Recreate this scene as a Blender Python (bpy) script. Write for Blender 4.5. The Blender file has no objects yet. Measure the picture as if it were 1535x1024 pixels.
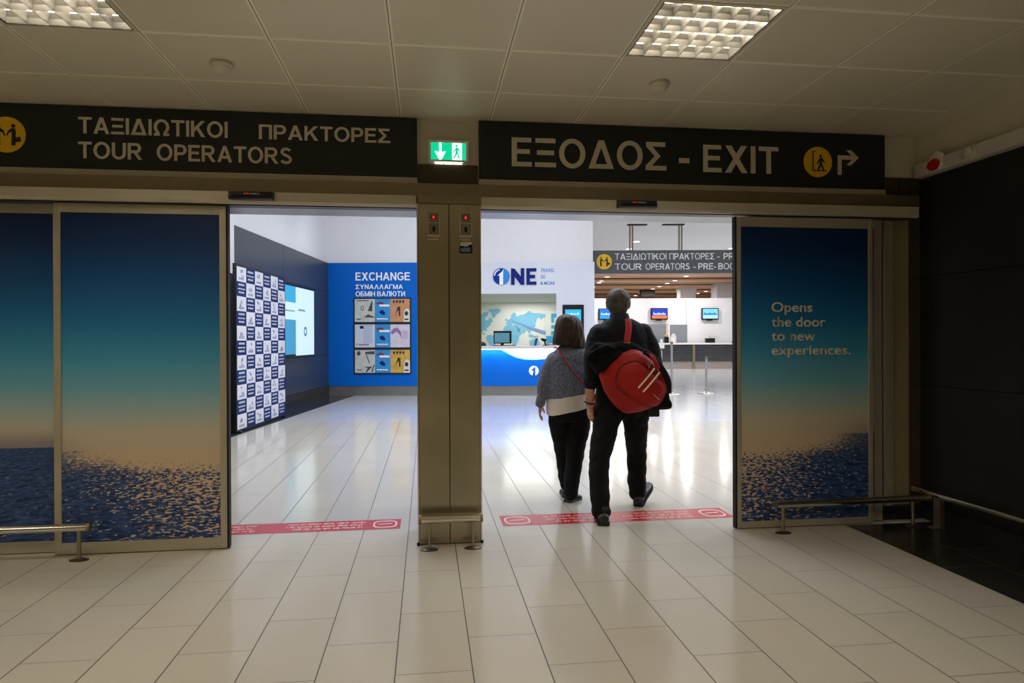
import bpy, bmesh, math, random
from math import sin, cos, pi, sqrt, radians
from mathutils import Vector, Matrix, noise

random.seed(7)
SC = bpy.context.scene
COL = SC.collection

# ------------------------------------------------------------------ camera
CAM_H = 1.3224
YAW, PITCH, ROLL = 0.126, -0.002, -0.0039
F_PX = 1012.2
cam_data = bpy.data.cameras.new('camera')
cam_data.sensor_fit = 'HORIZONTAL'
cam_data.sensor_width = 36.0
cam_data.lens = 36.0 * F_PX / 1535.0
cam_data.clip_start = 0.05
cam_data.clip_end = 200
cam = bpy.data.objects.new('camera', cam_data)
COL.objects.link(cam)
_f = Vector((sin(YAW) * cos(PITCH), cos(YAW) * cos(PITCH), sin(PITCH)))
_r0 = Vector((cos(YAW), -sin(YAW), 0))
_u0 = _r0.cross(_f)
_r = cos(ROLL) * _r0 + sin(ROLL) * _u0
_u = -sin(ROLL) * _r0 + cos(ROLL) * _u0
cam.matrix_world = Matrix(((_r.x, _u.x, -_f.x, 0), (_r.y, _u.y, -_f.y, 0),
                           (_r.z, _u.z, -_f.z, CAM_H), (0, 0, 0, 1)))
SC.camera = cam

# ------------------------------------------------------------------ world, view
w = bpy.data.worlds.new('world')
SC.world = w
w.use_nodes = True
w.node_tree.nodes['Background'].inputs[0].default_value = (0.8, 0.85, 1, 1)
w.node_tree.nodes['Background'].inputs[1].default_value = 0.0
SC.view_settings.view_transform = 'Standard'
SC.view_settings.look = 'None'
SC.view_settings.gamma = 1
SC.view_settings.use_curve_mapping = False
SC.view_settings.exposure = 0.0

HALL = 0.135            # the hall beyond the doors is turned by this much
FRAMES = {'w': 0.0, 'h': -HALL}

# light levels
TROFFER_W = 33.0
TROFFER_COL = (1.0, 0.91, 0.745)
HALL_W = 56.0
HALL_COL = (0.90, 0.94, 1.0)


def area_light(name, loc, size, power, col, frame='w', shape='SQUARE', spread=180, aim=None):
    l = bpy.data.lights.new(name, 'AREA')
    l.shape = shape
    l.size = size
    l.energy = power
    l.color = col
    l.spread = radians(spread)
    o = bpy.data.objects.new(name, l)
    COL.objects.link(o)
    o.location = Matrix.Rotation(FRAMES[frame], 4, 'Z') @ Vector(loc)
    o.rotation_euler = (0, 0, FRAMES[frame])
    if aim is not None:
        d = Matrix.Rotation(FRAMES[frame], 3, 'Z') @ Vector(aim)
        o.rotation_euler = d.to_track_quat('-Z', 'Y').to_euler()
    return o


# the hall's ceiling lamps (unseen, as broad area lights without fittings)
for hx in (-2.6, 0.3, 3.67, 6.85, 10.05):
    for hy in (7.2, 10.2, 13.4):
        if hx > 8 and hy < 9:
            continue
        area_light('hall_area_light', (hx, hy, 4.36), 3.0 if hy > 8 else 2.0, HALL_W * (0.8 if hy > 8 else 1.6), HALL_COL, 'h', 'SQUARE', 128 if hy > 8 else 180)
for hx in (3.67, 6.85, 10.05):
    area_light('hall_area_light', (hx, 25.2, 4.36), 3.0, HALL_W * 0.7, HALL_COL, 'h', 'DISK', 125)

# unseen lights added to brighten the hall ceiling by bounce and the upper walls
for hx in (11.0, 14.0):
    for hy in (16.0, 20.0, 24.0):
        area_light('hall_area_light', (hx, hy, 4.36), 1.5, 85, HALL_COL, 'h')
for hx in (-3.4, -1.9, 0.2, 1.4):
    area_light('upper_wall_fill_light', (hx, 14.0, 4.30), 0.5, 11, HALL_COL, 'h', aim=(0, 1, -0.40))
area_light('upper_wall_fill_light', (-2.9, 12.6, 4.30), 0.5, 7, HALL_COL, 'h', aim=(-1, 0.15, -0.35))


# ------------------------------------------------------------------ colour / materials
def lin(c):
    c = c / 255.0
    return c / 12.92 if c <= 0.04045 else ((c + 0.055) / 1.055) ** 2.4


def rgb(r, g, b):
    return (lin(r), lin(g), lin(b), 1.0)


MATS = {}


def mat(name, col=None, rough=0.5, metal=0.0, emit=None, strength=0.0, var=0.06, vscale=6.0, bump=0.0,
        bscale=60.0, spec=0.5, aniso=None, coat=0.0, stretch=None):
    """principled material with a little procedural variation in colour and an optional bump"""
    if name in MATS:
        return MATS[name]
    m = bpy.data.materials.new(name)
    m.use_nodes = True
    nt = m.node_tree
    b = nt.nodes['Principled BSDF']
    b.inputs['Roughness'].default_value = rough
    b.inputs['Metallic'].default_value = metal
    b.inputs['Specular IOR Level'].default_value = spec
    if coat:
        b.inputs['Coat Weight'].default_value = coat
    tc = nt.nodes.new('ShaderNodeTexCoord')
    src = tc.outputs['Object']
    if stretch:
        mp = nt.nodes.new('ShaderNodeMapping')
        mp.inputs['Scale'].default_value = stretch
        nt.links.new(src, mp.inputs['Vector'])
        src = mp.outputs['Vector']
    if var:
        n = nt.nodes.new('ShaderNodeTexNoise')
        n.inputs['Scale'].default_value = vscale
        n.inputs['Detail'].default_value = 4
        nt.links.new(src, n.inputs['Vector'])
        mr = nt.nodes.new('ShaderNodeMapRange')
        mr.inputs['From Min'].default_value = 0.3
        mr.inputs['From Max'].default_value = 0.7
        mr.inputs['To Min'].default_value = 1 - var
        mr.inputs['To Max'].default_value = 1 + var
        nt.links.new(n.outputs['Fac'], mr.inputs['Value'])
        mx = nt.nodes.new('ShaderNodeMix')
        mx.data_type = 'RGBA'
        mx.blend_type = 'MULTIPLY'
        mx.inputs[0].default_value = 1
        mx.inputs[6].default_value = col
        nt.links.new(mr.outputs[0], mx.inputs[7])
        nt.links.new(mx.outputs[2], b.inputs['Base Color'])
    else:
        b.inputs['Base Color'].default_value = col
    if bump:
        n2 = nt.nodes.new('ShaderNodeTexNoise')
        n2.inputs['Scale'].default_value = bscale
        n2.inputs['Detail'].default_value = 3
        nt.links.new(src, n2.inputs['Vector'])
        bp = nt.nodes.new('ShaderNodeBump')
        bp.inputs['Strength'].default_value = bump
        bp.inputs['Distance'].default_value = 0.01
        nt.links.new(n2.outputs['Fac'], bp.inputs['Height'])
        nt.links.new(bp.outputs['Normal'], b.inputs['Normal'])
    if emit:
        b.inputs['Emission Color'].default_value = emit
        b.inputs['Emission Strength'].default_value = strength
    MATS[name] = m
    return m


class NT:
    """tiny helper to write node graphs"""
    def __init__(self, name):
        self.m = bpy.data.materials.new(name)
        self.m.use_nodes = True
        self.t = self.m.node_tree
        self.b = self.t.nodes['Principled BSDF']
        MATS[name] = self.m

    def n(self, kind, **kw):
        x = self.t.nodes.new(kind)
        for k, v in kw.items():
            setattr(x, k, v)
        return x

    def l(self, a, b):
        self.t.links.new(a, b)

    def put(self, sock, v):
        if isinstance(v, (int, float)):
            sock.default_value = v
        elif isinstance(v, tuple):
            sock.default_value = v
        else:
            self.l(v, sock)

    def math(self, op, a, b=None, c=None, clamp=False):
        x = self.n('ShaderNodeMath', operation=op, use_clamp=clamp)
        self.put(x.inputs[0], a)
        if b is not None:
            self.put(x.inputs[1], b)
        if c is not None:
            self.put(x.inputs[2], c)
        return x.outputs[0]

    def mix(self, fac, a, b, blend='MIX'):
        x = self.n('ShaderNodeMix', data_type='RGBA', blend_type=blend)
        self.put(x.inputs[0], fac)
        self.put(x.inputs[6], a)
        self.put(x.inputs[7], b)
        return x.outputs[2]

    def noise(self, vec, scale, detail=3, rough=0.5):
        x = self.n('ShaderNodeTexNoise')
        x.inputs['Scale'].default_value = scale
        x.inputs['Detail'].default_value = detail
        x.inputs['Roughness'].default_value = rough
        if vec is not None:
            self.l(vec, x.inputs['Vector'])
        return x.outputs['Fac']

    def xyz(self, vec):
        s = self.n('ShaderNodeSeparateXYZ')
        self.l(vec, s.inputs[0])
        return s.outputs

    def comb(self, x, y, z=0.0):
        c = self.n('ShaderNodeCombineXYZ')
        self.put(c.inputs[0], x)
        self.put(c.inputs[1], y)
        self.put(c.inputs[2], z)
        return c.outputs[0]

    def step(self, v, lo, hi):
        x = self.n('ShaderNodeMapRange')
        x.interpolation_type = 'SMOOTHSTEP'
        self.put(x.inputs['Value'], v)
        x.inputs['From Min'].default_value = lo
        x.inputs['From Max'].default_value = hi
        return x.outputs[0]

    def ramp(self, fac, stops, interp='LINEAR'):
        r = self.n('ShaderNodeValToRGB')
        e = r.color_ramp
        e.interpolation = interp
        while len(e.elements) < len(stops):
            e.elements.new(0.5)
        for el, (p, c) in zip(e.elements, stops):
            el.position = p
            el.color = c
        self.l(fac, r.inputs[0])
        return r.outputs[0]


def tile_floor(name, x0, y0, wid, length, base, grout, rough, gw=0.0019, cross=0.8, half_odd=True):
    g = NT(name)
    tc = g.n('ShaderNodeTexCoord')
    o = g.xyz(tc.outputs['Object'])
    u = g.math('DIVIDE', g.math('SUBTRACT', o[0], x0), wid)
    row = g.math('FLOOR', u)
    fu = g.math('FRACT', u)
    du = g.math('MULTIPLY', g.math('MINIMUM', fu, g.math('SUBTRACT', 1.0, fu)), wid)
    odd = g.math('ABSOLUTE', g.math('MODULO', row, 2.0))
    v = g.math('SUBTRACT', g.math('DIVIDE', g.math('SUBTRACT', o[1], y0), length), g.math('MULTIPLY', odd, 0.5))
    fv = g.math('FRACT', v)
    dv = g.math('MULTIPLY', g.math('MINIMUM', fv, g.math('SUBTRACT', 1.0, fv)), length)
    lu = g.math('SUBTRACT', 1.0, g.step(du, gw, gw + 0.0012))
    lv = g.math('MULTIPLY', g.math('SUBTRACT', 1.0, g.step(dv, gw * 0.8, gw * 0.8 + 0.0012)), cross)
    line = g.math('MAXIMUM', lu, lv)
    wn = g.n('ShaderNodeTexWhiteNoise', noise_dimensions='2D')
    g.l(g.comb(row, g.math('FLOOR', v)), wn.inputs['Vector'])
    cl = g.noise(tc.outputs['Object'], 1.7, 5, 0.6)
    fine = g.noise(tc.outputs['Object'], 40, 3)
    k = g.math('ADD', g.math('MULTIPLY', wn.outputs['Value'], 0.05), g.math('MULTIPLY', cl, 0.10))
    k = g.math('ADD', g.math('ADD', k, 0.90), g.math('MULTIPLY', g.math('SUBTRACT', fine, 0.5), 0.05))
    c = g.mix(1.0, base, g.comb(k, k, k), 'MULTIPLY')
    c = g.mix(line, c, grout)
    g.l(c, g.b.inputs['Base Color'])
    r = g.math('ADD', g.math('MULTIPLY', cl, 0.08), rough)
    r = g.math('ADD', r, g.math('MULTIPLY', line, 0.4))
    g.l(r, g.b.inputs['Roughness'])
    bp = g.n('ShaderNodeBump')
    bp.inputs['Strength'].default_value = 0.25
    bp.inputs['Distance'].default_value = 0.002
    hgt = g.math('ADD', g.math('SUBTRACT', 1.0, line), g.math('MULTIPLY', cl, 0.25))
    g.l(hgt, bp.inputs['Height'])
    g.l(bp.outputs['Normal'], g.b.inputs['Normal'])
    return g.m


def ceiling_tiles(name):
    g = NT(name)
    tc = g.n('ShaderNodeTexCoord')
    o = g.xyz(tc.outputs['Object'])
    x = o[0]
    lim = g.math('LESS_THAN', x, 3.44)

    def dist(c, c0):
        f = g.math('FRACT', g.math('DIVIDE', g.math('SUBTRACT', c, c0), 0.6))
        return g.math('MULTIPLY', g.math('MINIMUM', f, g.math('SUBTRACT', 1.0, f)), 0.6)
    dx = dist(x, -1.969)
    dy = dist(o[1], 4.062)
    gap = g.math('MULTIPLY', g.math('SUBTRACT', 1.0, g.step(dx, 0.0012, 0.003)), lim)
    gap2 = g.math('MULTIPLY', g.math('SUBTRACT', 1.0, g.step(dy, 0.0004, 0.0014)), lim)
    edge = g.math('MINIMUM', dx, dy)
    rim = g.math('MULTIPLY', g.math('SUBTRACT', 1.0, g.step(edge, 0.011, 0.015)), lim)
    n = g.noise(tc.outputs['Object'], 3, 4)
    k = g.math('ADD', 0.95, g.math('MULTIPLY', n, 0.1))
    c = g.mix(1.0, rgb(216, 207, 184), g.comb(k, k, k), 'MULTIPLY')
    c = g.mix(rim, c, rgb(246, 238, 216))
    c = g.mix(gap, c, rgb(70, 62, 48))
    c = g.mix(g.math('MULTIPLY', gap2, 0.5), c, rgb(90, 82, 66))
    g.l(c, g.b.inputs['Base Color'])
    g.b.inputs['Roughness'].default_value = 0.42
    bp = g.n('ShaderNodeBump')
    bp.inputs['Strength'].default_value = 0.35
    bp.inputs['Distance'].default_value = 0.006
    g.l(g.step(edge, 0.0, 0.016), bp.inputs['Height'])
    g.l(bp.outputs['Normal'], g.b.inputs['Normal'])
    return g.m


# ------------------------------------------------------------------ mesh building
class MB:
    def __init__(self):
        self.bm = bmesh.new()

    def box(self, a, b, bev=0.0):
        a = Vector(a); b = Vector(b)
        lo = Vector((min(a.x, b.x), min(a.y, b.y), min(a.z, b.z)))
        hi = Vector((max(a.x, b.x), max(a.y, b.y), max(a.z, b.z)))
        r = bmesh.ops.create_cube(self.bm, size=1.0, matrix=Matrix.Translation((lo + hi) / 2) @ Matrix.Diagonal((*(hi - lo), 1)))
        if bev:
            es = {e for v in r['verts'] for e in v.link_edges}
            bmesh.ops.bevel(self.bm, geom=list(es), offset=bev, segments=2, affect='EDGES', profile=0.5)
        return self

    def quad(self, *p):
        self.bm.faces.new([self.bm.verts.new(q) for q in p])
        return self

    def poly(self, pts):
        self.bm.faces.new([self.bm.verts.new(q) for q in pts])
        return self

    def tube(self, pts, rad, seg=12, caps=True, flat=None, ref=None):
        """swept tube along pts; rad number or list of (r or (rx, ry))"""
        pts = [Vector(p) for p in pts]
        n = len(pts)
        if not isinstance(rad, (list, tuple)):
            rad = [rad] * n
        rings = []
        prev = None
        for i, p in enumerate(pts):
            t = (pts[min(i + 1, n - 1)] - pts[max(i - 1, 0)])
            t = t.normalized() if t.length > 1e-9 else Vector((0, 0, 1))
            if ref is not None:
                x = Vector(ref)
            elif prev is not None:
                x = prev
            else:
                x = Vector((1, 0, 0)) if abs(t.x) < 0.8 else Vector((0, 1, 0))
            x = (x - t * x.dot(t))
            if x.length < 1e-6:
                x = t.orthogonal()
            x.normalize()
            prev = x
            y = t.cross(x)
            r = rad[i]
            rx, ry = (r, r) if not isinstance(r, (list, tuple)) else r
            rings.append([self.bm.verts.new(p + x * rx * cos(2 * pi * k / seg) + y * ry * sin(2 * pi * k / seg)) for k in range(seg)])
        for a, b in zip(rings, rings[1:]):
            for k in range(seg):
                self.bm.faces.new((a[k], a[(k + 1) % seg], b[(k + 1) % seg], b[k]))
        if caps:
            self.bm.faces.new(list(reversed(rings[0])))
            self.bm.faces.new(rings[-1])
        return self

    def cyl(self, p0, p1, r, seg=20, r1=None):
        return self.tube([p0, p1], [r, r if r1 is None else r1], seg)

    def lathe(self, c, prof, seg=28, axis='Z'):
        """prof: list of (r, h) along +axis from c"""
        c = Vector(c)
        rings = []
        for r, hh in prof:
            ring = []
            for k in range(seg):
                a = 2 * pi * k / seg
                if axis == 'Z':
                    d = Vector((r * cos(a), r * sin(a), hh))
                elif axis == 'Y':
                    d = Vector((r * cos(a), hh, r * sin(a)))
                else:
                    d = Vector((hh, r * cos(a), r * sin(a)))
                ring.append(self.bm.verts.new(c + d))
            rings.append(ring)
        for a, b in zip(rings, rings[1:]):
            for k in range(seg):
                self.bm.faces.new((a[k], a[(k + 1) % seg], b[(k + 1) % seg], b[k]))
        self.bm.faces.new(rings[0])
        self.bm.faces.new(list(reversed(rings[-1])))
        bmesh.ops.recalc_face_normals(self.bm, faces=self.bm.faces[:])
        return self

    def ball(self, c, r, seg=24, rot=None):
        c = Vector(c)
        r = (r, r, r) if not isinstance(r, (list, tuple)) else r
        m = Matrix.Translation(c)
        if rot is not None:
            m = m @ rot.to_4x4()
        bmesh.ops.create_uvsphere(self.bm, u_segments=seg, v_segments=max(8, seg // 2), radius=1.0,
                                  matrix=m @ Matrix.Diagonal((*r, 1)))
        return self

    def prism(self, pts, y0, y1, frm=None):
        """polygon given as (x, z), extruded from y0 (front) to y1; frm maps (x, y, z)"""
        f = frm or (lambda x, y, z: (x, y, z))
        a = [self.bm.verts.new(f(x, y0, z)) for x, z in pts]
        b = [self.bm.verts.new(f(x, y1, z)) for x, z in pts]
        n = len(pts)
        fs = [self.bm.faces.new(a), self.bm.faces.new(list(reversed(b)))]
        for k in range(n):
            fs.append(self.bm.faces.new((a[k], b[k], b[(k + 1) % n], a[(k + 1) % n])))
        bmesh.ops.recalc_face_normals(self.bm, faces=fs)
        bmesh.ops.triangulate(self.bm, faces=[q for q in fs[:2]])
        return self

    def disc(self, cx, cz, r, y0, y1, seg=40, rz=None):
        rz = rz or r
        return self.prism([(cx + r * cos(2 * pi * k / seg), cz + rz * sin(2 * pi * k / seg)) for k in range(seg)], y0, y1)

    def text(self, s, x0, x1, z0, z1, y, depth=0.004, bold=0.0, frm=None, width=True):
        """lettering filling the rectangle x0..x1, z0..z1 (cap height), facing -Y at y"""
        cu = bpy.data.curves.new('t', 'FONT')
        cu.body = s
        cu.size = 1.0
        cu.offset = bold
        cu.resolution_u = 6
        ob = bpy.data.objects.new('t', cu)
        COL.objects.link(ob)
        dg = bpy.context.evaluated_depsgraph_get()
        me = bpy.data.meshes.new_from_object(ob.evaluated_get(dg))
        bpy.data.objects.remove(ob)
        bpy.data.curves.remove(cu)
        xs = [v.co.x for v in me.vertices]
        ax, bx = min(xs), max(xs)
        base, cap = -bold * 0.6, 0.729 + bold * 0.6
        f = frm or (lambda x, yy, z: (x, yy, z))
        tb = bmesh.new()
        tb.from_mesh(me)
        bpy.data.meshes.remove(me)
        for v in tb.verts:
            kx = (v.co.x - ax) / (bx - ax)
            kz = (v.co.y - base) / (cap - base)
            v.co = Vector((x0 + kx * (x1 - x0), y, z0 + kz * (z1 - z0)))
        if depth:
            r = bmesh.ops.extrude_face_region(tb, geom=tb.faces[:])
            for e in r['geom']:
                if isinstance(e, bmesh.types.BMVert):
                    e.co.y -= depth
        for v in tb.verts:
            v.co = Vector(f(*v.co))
        bmesh.ops.recalc_face_normals(tb, faces=tb.faces[:])
        tm = bpy.data.meshes.new('tmp')
        tb.to_mesh(tm)
        tb.free()
        self.bm.from_mesh(tm)
        bpy.data.meshes.remove(tm)
        return self

    def loft(self, rings, caps=True):
        """rings: list of lists of points with the same count"""
        rr = [[self.bm.verts.new(p) for p in r] for r in rings]
        n = len(rr[0])
        for a, b in zip(rr, rr[1:]):
            for k in range(n):
                self.bm.faces.new((a[k], a[(k + 1) % n], b[(k + 1) % n], b[k]))
        if caps:
            self.bm.faces.new(list(reversed(rr[0])))
            self.bm.faces.new(rr[-1])
        return self


ORG = {}


def finish(name, mb, m, smooth=False):
    me = bpy.data.meshes.new(name)
    bmesh.ops.recalc_face_normals(mb.bm, faces=mb.bm.faces[:])
    mb.bm.to_mesh(me)
    mb.bm.free()
    for x in (m if isinstance(m, (list, tuple)) else [m]):
        me.materials.append(x)
    if smooth:
        for p in me.polygons:
            p.use_smooth = True
        if smooth != 'all':
            try:
                me.set_sharp_from_angle(angle=radians(35))
            except Exception:
                pass
    return bpy.data.objects.new(name, me)


def props(o, label=None, cat=None, group=None, kind=None):
    if label:
        o['label'] = label
    if cat:
        o['category'] = cat
    if group:
        o['group'] = group
    if kind:
        o['kind'] = kind
    return o


def thing(name, label, cat, origin, frame='w', group=None, kind=None):
    o = bpy.data.objects.new(name, None)
    o.empty_display_size = 0.1
    COL.objects.link(o)
    o.location = Matrix.Rotation(FRAMES[frame], 4, 'Z') @ Vector(origin)
    o.rotation_euler = (0, 0, FRAMES[frame])
    ORG[o.name] = Vector(origin)
    return props(o, label, cat, group, kind)


def part(name, mb, m, parent, smooth=False, label=None, kind=None):
    org = ORG[parent.name]
    for v in mb.bm.verts:
        v.co -= org
    o = finish(name, mb, m, smooth)
    COL.objects.link(o)
    o.parent = parent
    ORG[o.name] = org
    if label:
        o['label'] = label
    if kind:
        o['kind'] = kind
    return o


def single(name, mb, m, label=None, cat=None, frame='w', group=None, kind=None, smooth=False, origin=None):
    if origin is None:
        vs = [v.co for v in mb.bm.verts]
        origin = Vector(((min(v.x for v in vs) + max(v.x for v in vs)) / 2, (min(v.y for v in vs) + max(v.y for v in vs)) / 2, min(v.z for v in vs)))
    origin = Vector(origin)
    for v in mb.bm.verts:
        v.co -= origin
    o = finish(name, mb, m, smooth)
    COL.objects.link(o)
    o.location = Matrix.Rotation(FRAMES[frame], 4, 'Z') @ origin
    o.rotation_euler = (0, 0, FRAMES[frame])
    ORG[o.name] = origin
    return props(o, label, cat, group, kind)


def struct(name, mb, m, frame='w', origin=None, smooth=False):
    return single(name, mb, m, None, None, frame, None, 'structure', smooth, origin)


def dup(root, loc, label=None, group=None, rotz=None):
    r = root.copy()
    COL.objects.link(r)
    r.location = loc
    if rotz is not None:
        r.rotation_euler = (0, 0, rotz)
    if label:
        r['label'] = label
    if group:
        r['group'] = group
    for ch in list(root.children):
        c = ch.copy()
        COL.objects.link(c)
        c.parent = r
        for gch in ch.children:
            d = gch.copy()
            COL.objects.link(d)
            d.parent = c
    return r


def hall(x, y, z):
    return Matrix.Rotation(-HALL, 4, 'Z') @ Vector((x, y, z))


# common materials
STEEL = mat('brushed steel', rgb(158, 148, 126), 0.34, 0.9, var=0.10, vscale=5, stretch=(40, 40, 0.6), bump=0.02, bscale=30)
STEEL_DULL = mat('dull steel trim', rgb(140, 128, 104), 0.42, 0.75, var=0.06)
ALU = mat('champagne aluminium', rgb(180, 172, 150), 0.42, 0.45, var=0.05, vscale=9)
ALU_LIGHT = mat('pale aluminium cover', rgb(194, 186, 162), 0.45, 0.2, var=0.04)
CHROME = mat('polished rail steel', rgb(214, 208, 192), 0.16, 1.0, var=0.02)
SIGN_BLACK = mat('charcoal sign board', rgb(31, 35, 33), 0.45, 0, var=0.06, spec=0.4)
LETTER = mat('pale sign lettering', rgb(212, 201, 176), 0.5, 0, var=0.03)
YELLOW = mat('yellow pictogram', rgb(238, 188, 4), 0.45, 0, var=0.03)
BLACK = mat('black plastic', rgb(11, 11, 11), 0.35, 0, var=0.1, spec=0.3)
RUBBER = mat('black rubber', rgb(10, 10, 10), 0.7, 0, var=0)
WALLW = mat('cream wall paint', rgb(205, 196, 172), 0.6, 0, var=0.04)
HALLW = mat('white hall paint', rgb(226, 226, 230), 0.55, 0, var=0.015)
WHITE = mat('white plastic', rgb(228, 226, 220), 0.4, 0, var=0.02)
DARKPANEL = mat('dark grey wall cladding', rgb(36, 36, 34), 0.45, 0, var=0.12, vscale=3, spec=0.3)
DARKSTEEL = mat('dark bronze panel', rgb(70, 62, 46), 0.4, 0.5, var=0.08)


# ------------------------------------------------------------------ bold sign capitals built from strokes
ST = 0.185   # stem thickness, cap height 1


def _arc(cx, cz, rx, rz, a0, a1, n=20):
    return [(cx + rx * cos(radians(a0 + (a1 - a0) * k / n)), cz + rz * sin(radians(a0 + (a1 - a0) * k / n))) for k in range(n + 1)]


def _bar(x0, z0, x1, z1):
    return [(x0, z0), (x1, z0), (x1, z1), (x0, z1)]


def _ring(cx, cz, rx, rz, a0, a1, t=ST, tz=None, n=24):
    """thick arc as list of quads; t at the sides, tz at top and bottom"""
    tz = tz or t * .86
    o = _arc(cx, cz, rx, rz, a0, a1, n)
    i = _arc(cx, cz, rx - t, rz - tz, a0, a1, n)
    return [[o[k], o[k + 1], i[k + 1], i[k]] for k in range(n)]


def _stroke(pts, t, n=1):
    """thick polyline"""
    L, R = [], []
    m = len(pts)
    for k in range(m):
        a = Vector(pts[max(k - 1, 0)]); b = Vector(pts[min(k + 1, m - 1)])
        d = (b - a).normalized()
        nrm = Vector((-d.y, d.x)) * t / 2
        p = Vector(pts[k])
        L.append(tuple(p + nrm)); R.append(tuple(p - nrm))
    return [[L[k], L[k + 1], R[k + 1], R[k]] for k in range(m - 1)]


def _bowl(x, z0, z1, w, t=ST):
    """bowl of P, R, B, D"""
    zc, rz = (z0 + z1) / 2, (z1 - z0) / 2
    th = t * .86
    xr = w - min(rz, w * .55)
    q = [_bar(x, z1 - th, xr, z1), _bar(x, z0, xr, z0 + th)]
    return q + _ring(xr, zc, w - xr, rz, -90, 90, t, th, 14)


def glyph(ch):
    t, th = ST, ST * .86
    if ch in 'TΤ':
        return .78, [_bar(0, 1 - th, .78, 1), _bar(.39 - t / 2, 0, .39 + t / 2, 1 - th)]
    if ch in 'AΑ':
        return .92, [[(0, 0), (.20, 0), (.55, 1), (.36, 1)], [(.92, 0), (.72, 0), (.37, 1), (.56, 1)], _bar(.25, .22, .67, .22 + th)]
    if ch == 'Λ':
        return .88, [[(0, 0), (.20, 0), (.53, 1), (.34, 1)], [(.88, 0), (.68, 0), (.35, 1), (.54, 1)]]
    if ch == 'Δ':
        return .94, [[(0, 0), (.20, 0), (.56, 1), (.37, 1)], [(.94, 0), (.74, 0), (.38, 1), (.57, 1)], _bar(.10, 0, .84, th)]
    if ch == 'Ξ':
        return .76, [_bar(.02, 1 - th, .74, 1), _bar(.07, .5 - th / 2, .69, .5 + th / 2), _bar(0, 0, .76, th)]
    if ch in 'IΙ':
        return t, [_bar(0, 0, t, 1)]
    if ch in 'OΟ':
        return .96, _ring(.48, .5, .48, .52, 0, 360, t, th, 40)
    if ch == 'Ω':
        return .96, _ring(.48, .54, .46, .48, -52, 232, t, th, 36) + [_bar(.02, 0, .37, th), _bar(.59, 0, .94, th), [(.20, th), (.37, th), (.34, .26), (.18, .20)], [(.76, th), (.59, th), (.62, .26), (.78, .20)]]
    if ch in 'KΚ':
        return .86, [_bar(0, 0, t, 1), [(t, .30), (t, .56), (.60, 1), (.84, 1)], [(.30, .52), (.44, .66), (.86, 0), (.62, 0)]]
    if ch == 'Π':
        return .80, [_bar(0, 0, t, 1), _bar(.80 - t, 0, .80, 1), _bar(t, 1 - th, .80 - t, 1)]
    if ch in 'PΡ':
        return .76, [_bar(0, 0, t, 1)] + _bowl(t, .36, 1, .76)
    if ch == 'R':
        return .86, [_bar(0, 0, t, 1)] + _bowl(t, .40, 1, .79) + [[(.34, .42), (.54, .44), (.86, 0), (.63, 0)]]
    if ch in 'BВ':
        return .80, [_bar(0, 0, t, 1)] + _bowl(t, .46, 1, .75) + _bowl(t, 0, .46 + th, .80)
    if ch == 'D':
        return .86, [_bar(0, 0, t, 1)] + _bowl(t, 0, 1, .86)
    if ch in 'EΕ':
        return .72, [_bar(0, 0, t, 1), _bar(t, 1 - th, .70, 1), _bar(t, .5 - th / 2 + .02, .65, .5 + th / 2 + .02), _bar(t, 0, .72, th)]
    if ch == 'F':
        return .68, [_bar(0, 0, t, 1), _bar(t, 1 - th, .68, 1), _bar(t, .46, .60, .46 + th)]
    if ch == 'Γ':
        return .66, [_bar(0, 0, t, 1), _bar(t, 1 - th, .66, 1)]
    if ch == 'L':
        return .68, [_bar(0, 0, t, 1), _bar(t, 0, .68, th)]
    if ch == 'Σ':
        return .78, [_bar(.02, 1 - th, .74, 1), _bar(0, 0, .78, th), [(.02, 1 - th), (.25, 1 - th), (.56, .5), (.34, .5)], [(.0, th), (.23, th), (.56, .5), (.34, .5)]]
    if ch == 'U':
        return .82, [_bar(0, .36, t, 1), _bar(.82 - t, .36, .82, 1)] + _ring(.41, .37, .41, .39, 180, 360, t, th, 20)
    if ch in 'S':
        pts = _arc(.38, .745, .27, .185, 25, 200, 12) + [(.22, .60), (.36, .535), (.52, .47)] + _arc(.38, .275, .29, .205, 55, -165, 14)[1:]
        return .78, _stroke(pts, .165)
    if ch in 'XΧ':
        return .88, [[(0, 0), (.23, 0), (.86, 1), (.63, 1)], [(.88, 0), (.65, 0), (.02, 1), (.25, 1)]]
    if ch in 'NΝ':
        return .80, [_bar(0, 0, t, 1), _bar(.80 - t, 0, .80, 1), [(t, 1), (t, .70), (.80 - t, 0), (.80 - t, .30)]]
    if ch == 'Ш':
        return .9, [_bar(0, 0, t, 1), _bar(.9 - t, 0, .9, 1)]
    if ch == 'И':
        return .80, [_bar(0, 0, t, 1), _bar(.80 - t, 0, .80, 1), [(t, 0), (t, .30), (.80 - t, 1), (.80 - t, .70)]]
    if ch in 'MМΜ':
        return .96, [_bar(0, 0, t, 1), _bar(.96 - t, 0, .96, 1), [(t, 1), (t, .66), (.48 - .07, 0), (.48 + .03, .22)], [(.96 - t, 1), (.96 - t, .66), (.48 + .07, 0), (.48 - .03, .22)]]
    if ch in 'YΥ':
        return .86, [_bar(.43 - t / 2, 0, .43 + t / 2, .44), [(0, 1), (.23, 1), (.43 + t / 2, .42), (.43 - t / 2, .42)], [(.86, 1), (.63, 1), (.43 - t / 2, .42), (.43 + t / 2, .42)]]
    if ch in 'HН':
        return .80, [_bar(0, 0, t, 1), _bar(.80 - t, 0, .80, 1), _bar(t, .5 - th / 2, .80 - t, .5 + th / 2)]
    if ch == 'C':
        return .88, _ring(.47, .5, .47, .52, 40, 320, t, th, 32)
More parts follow.
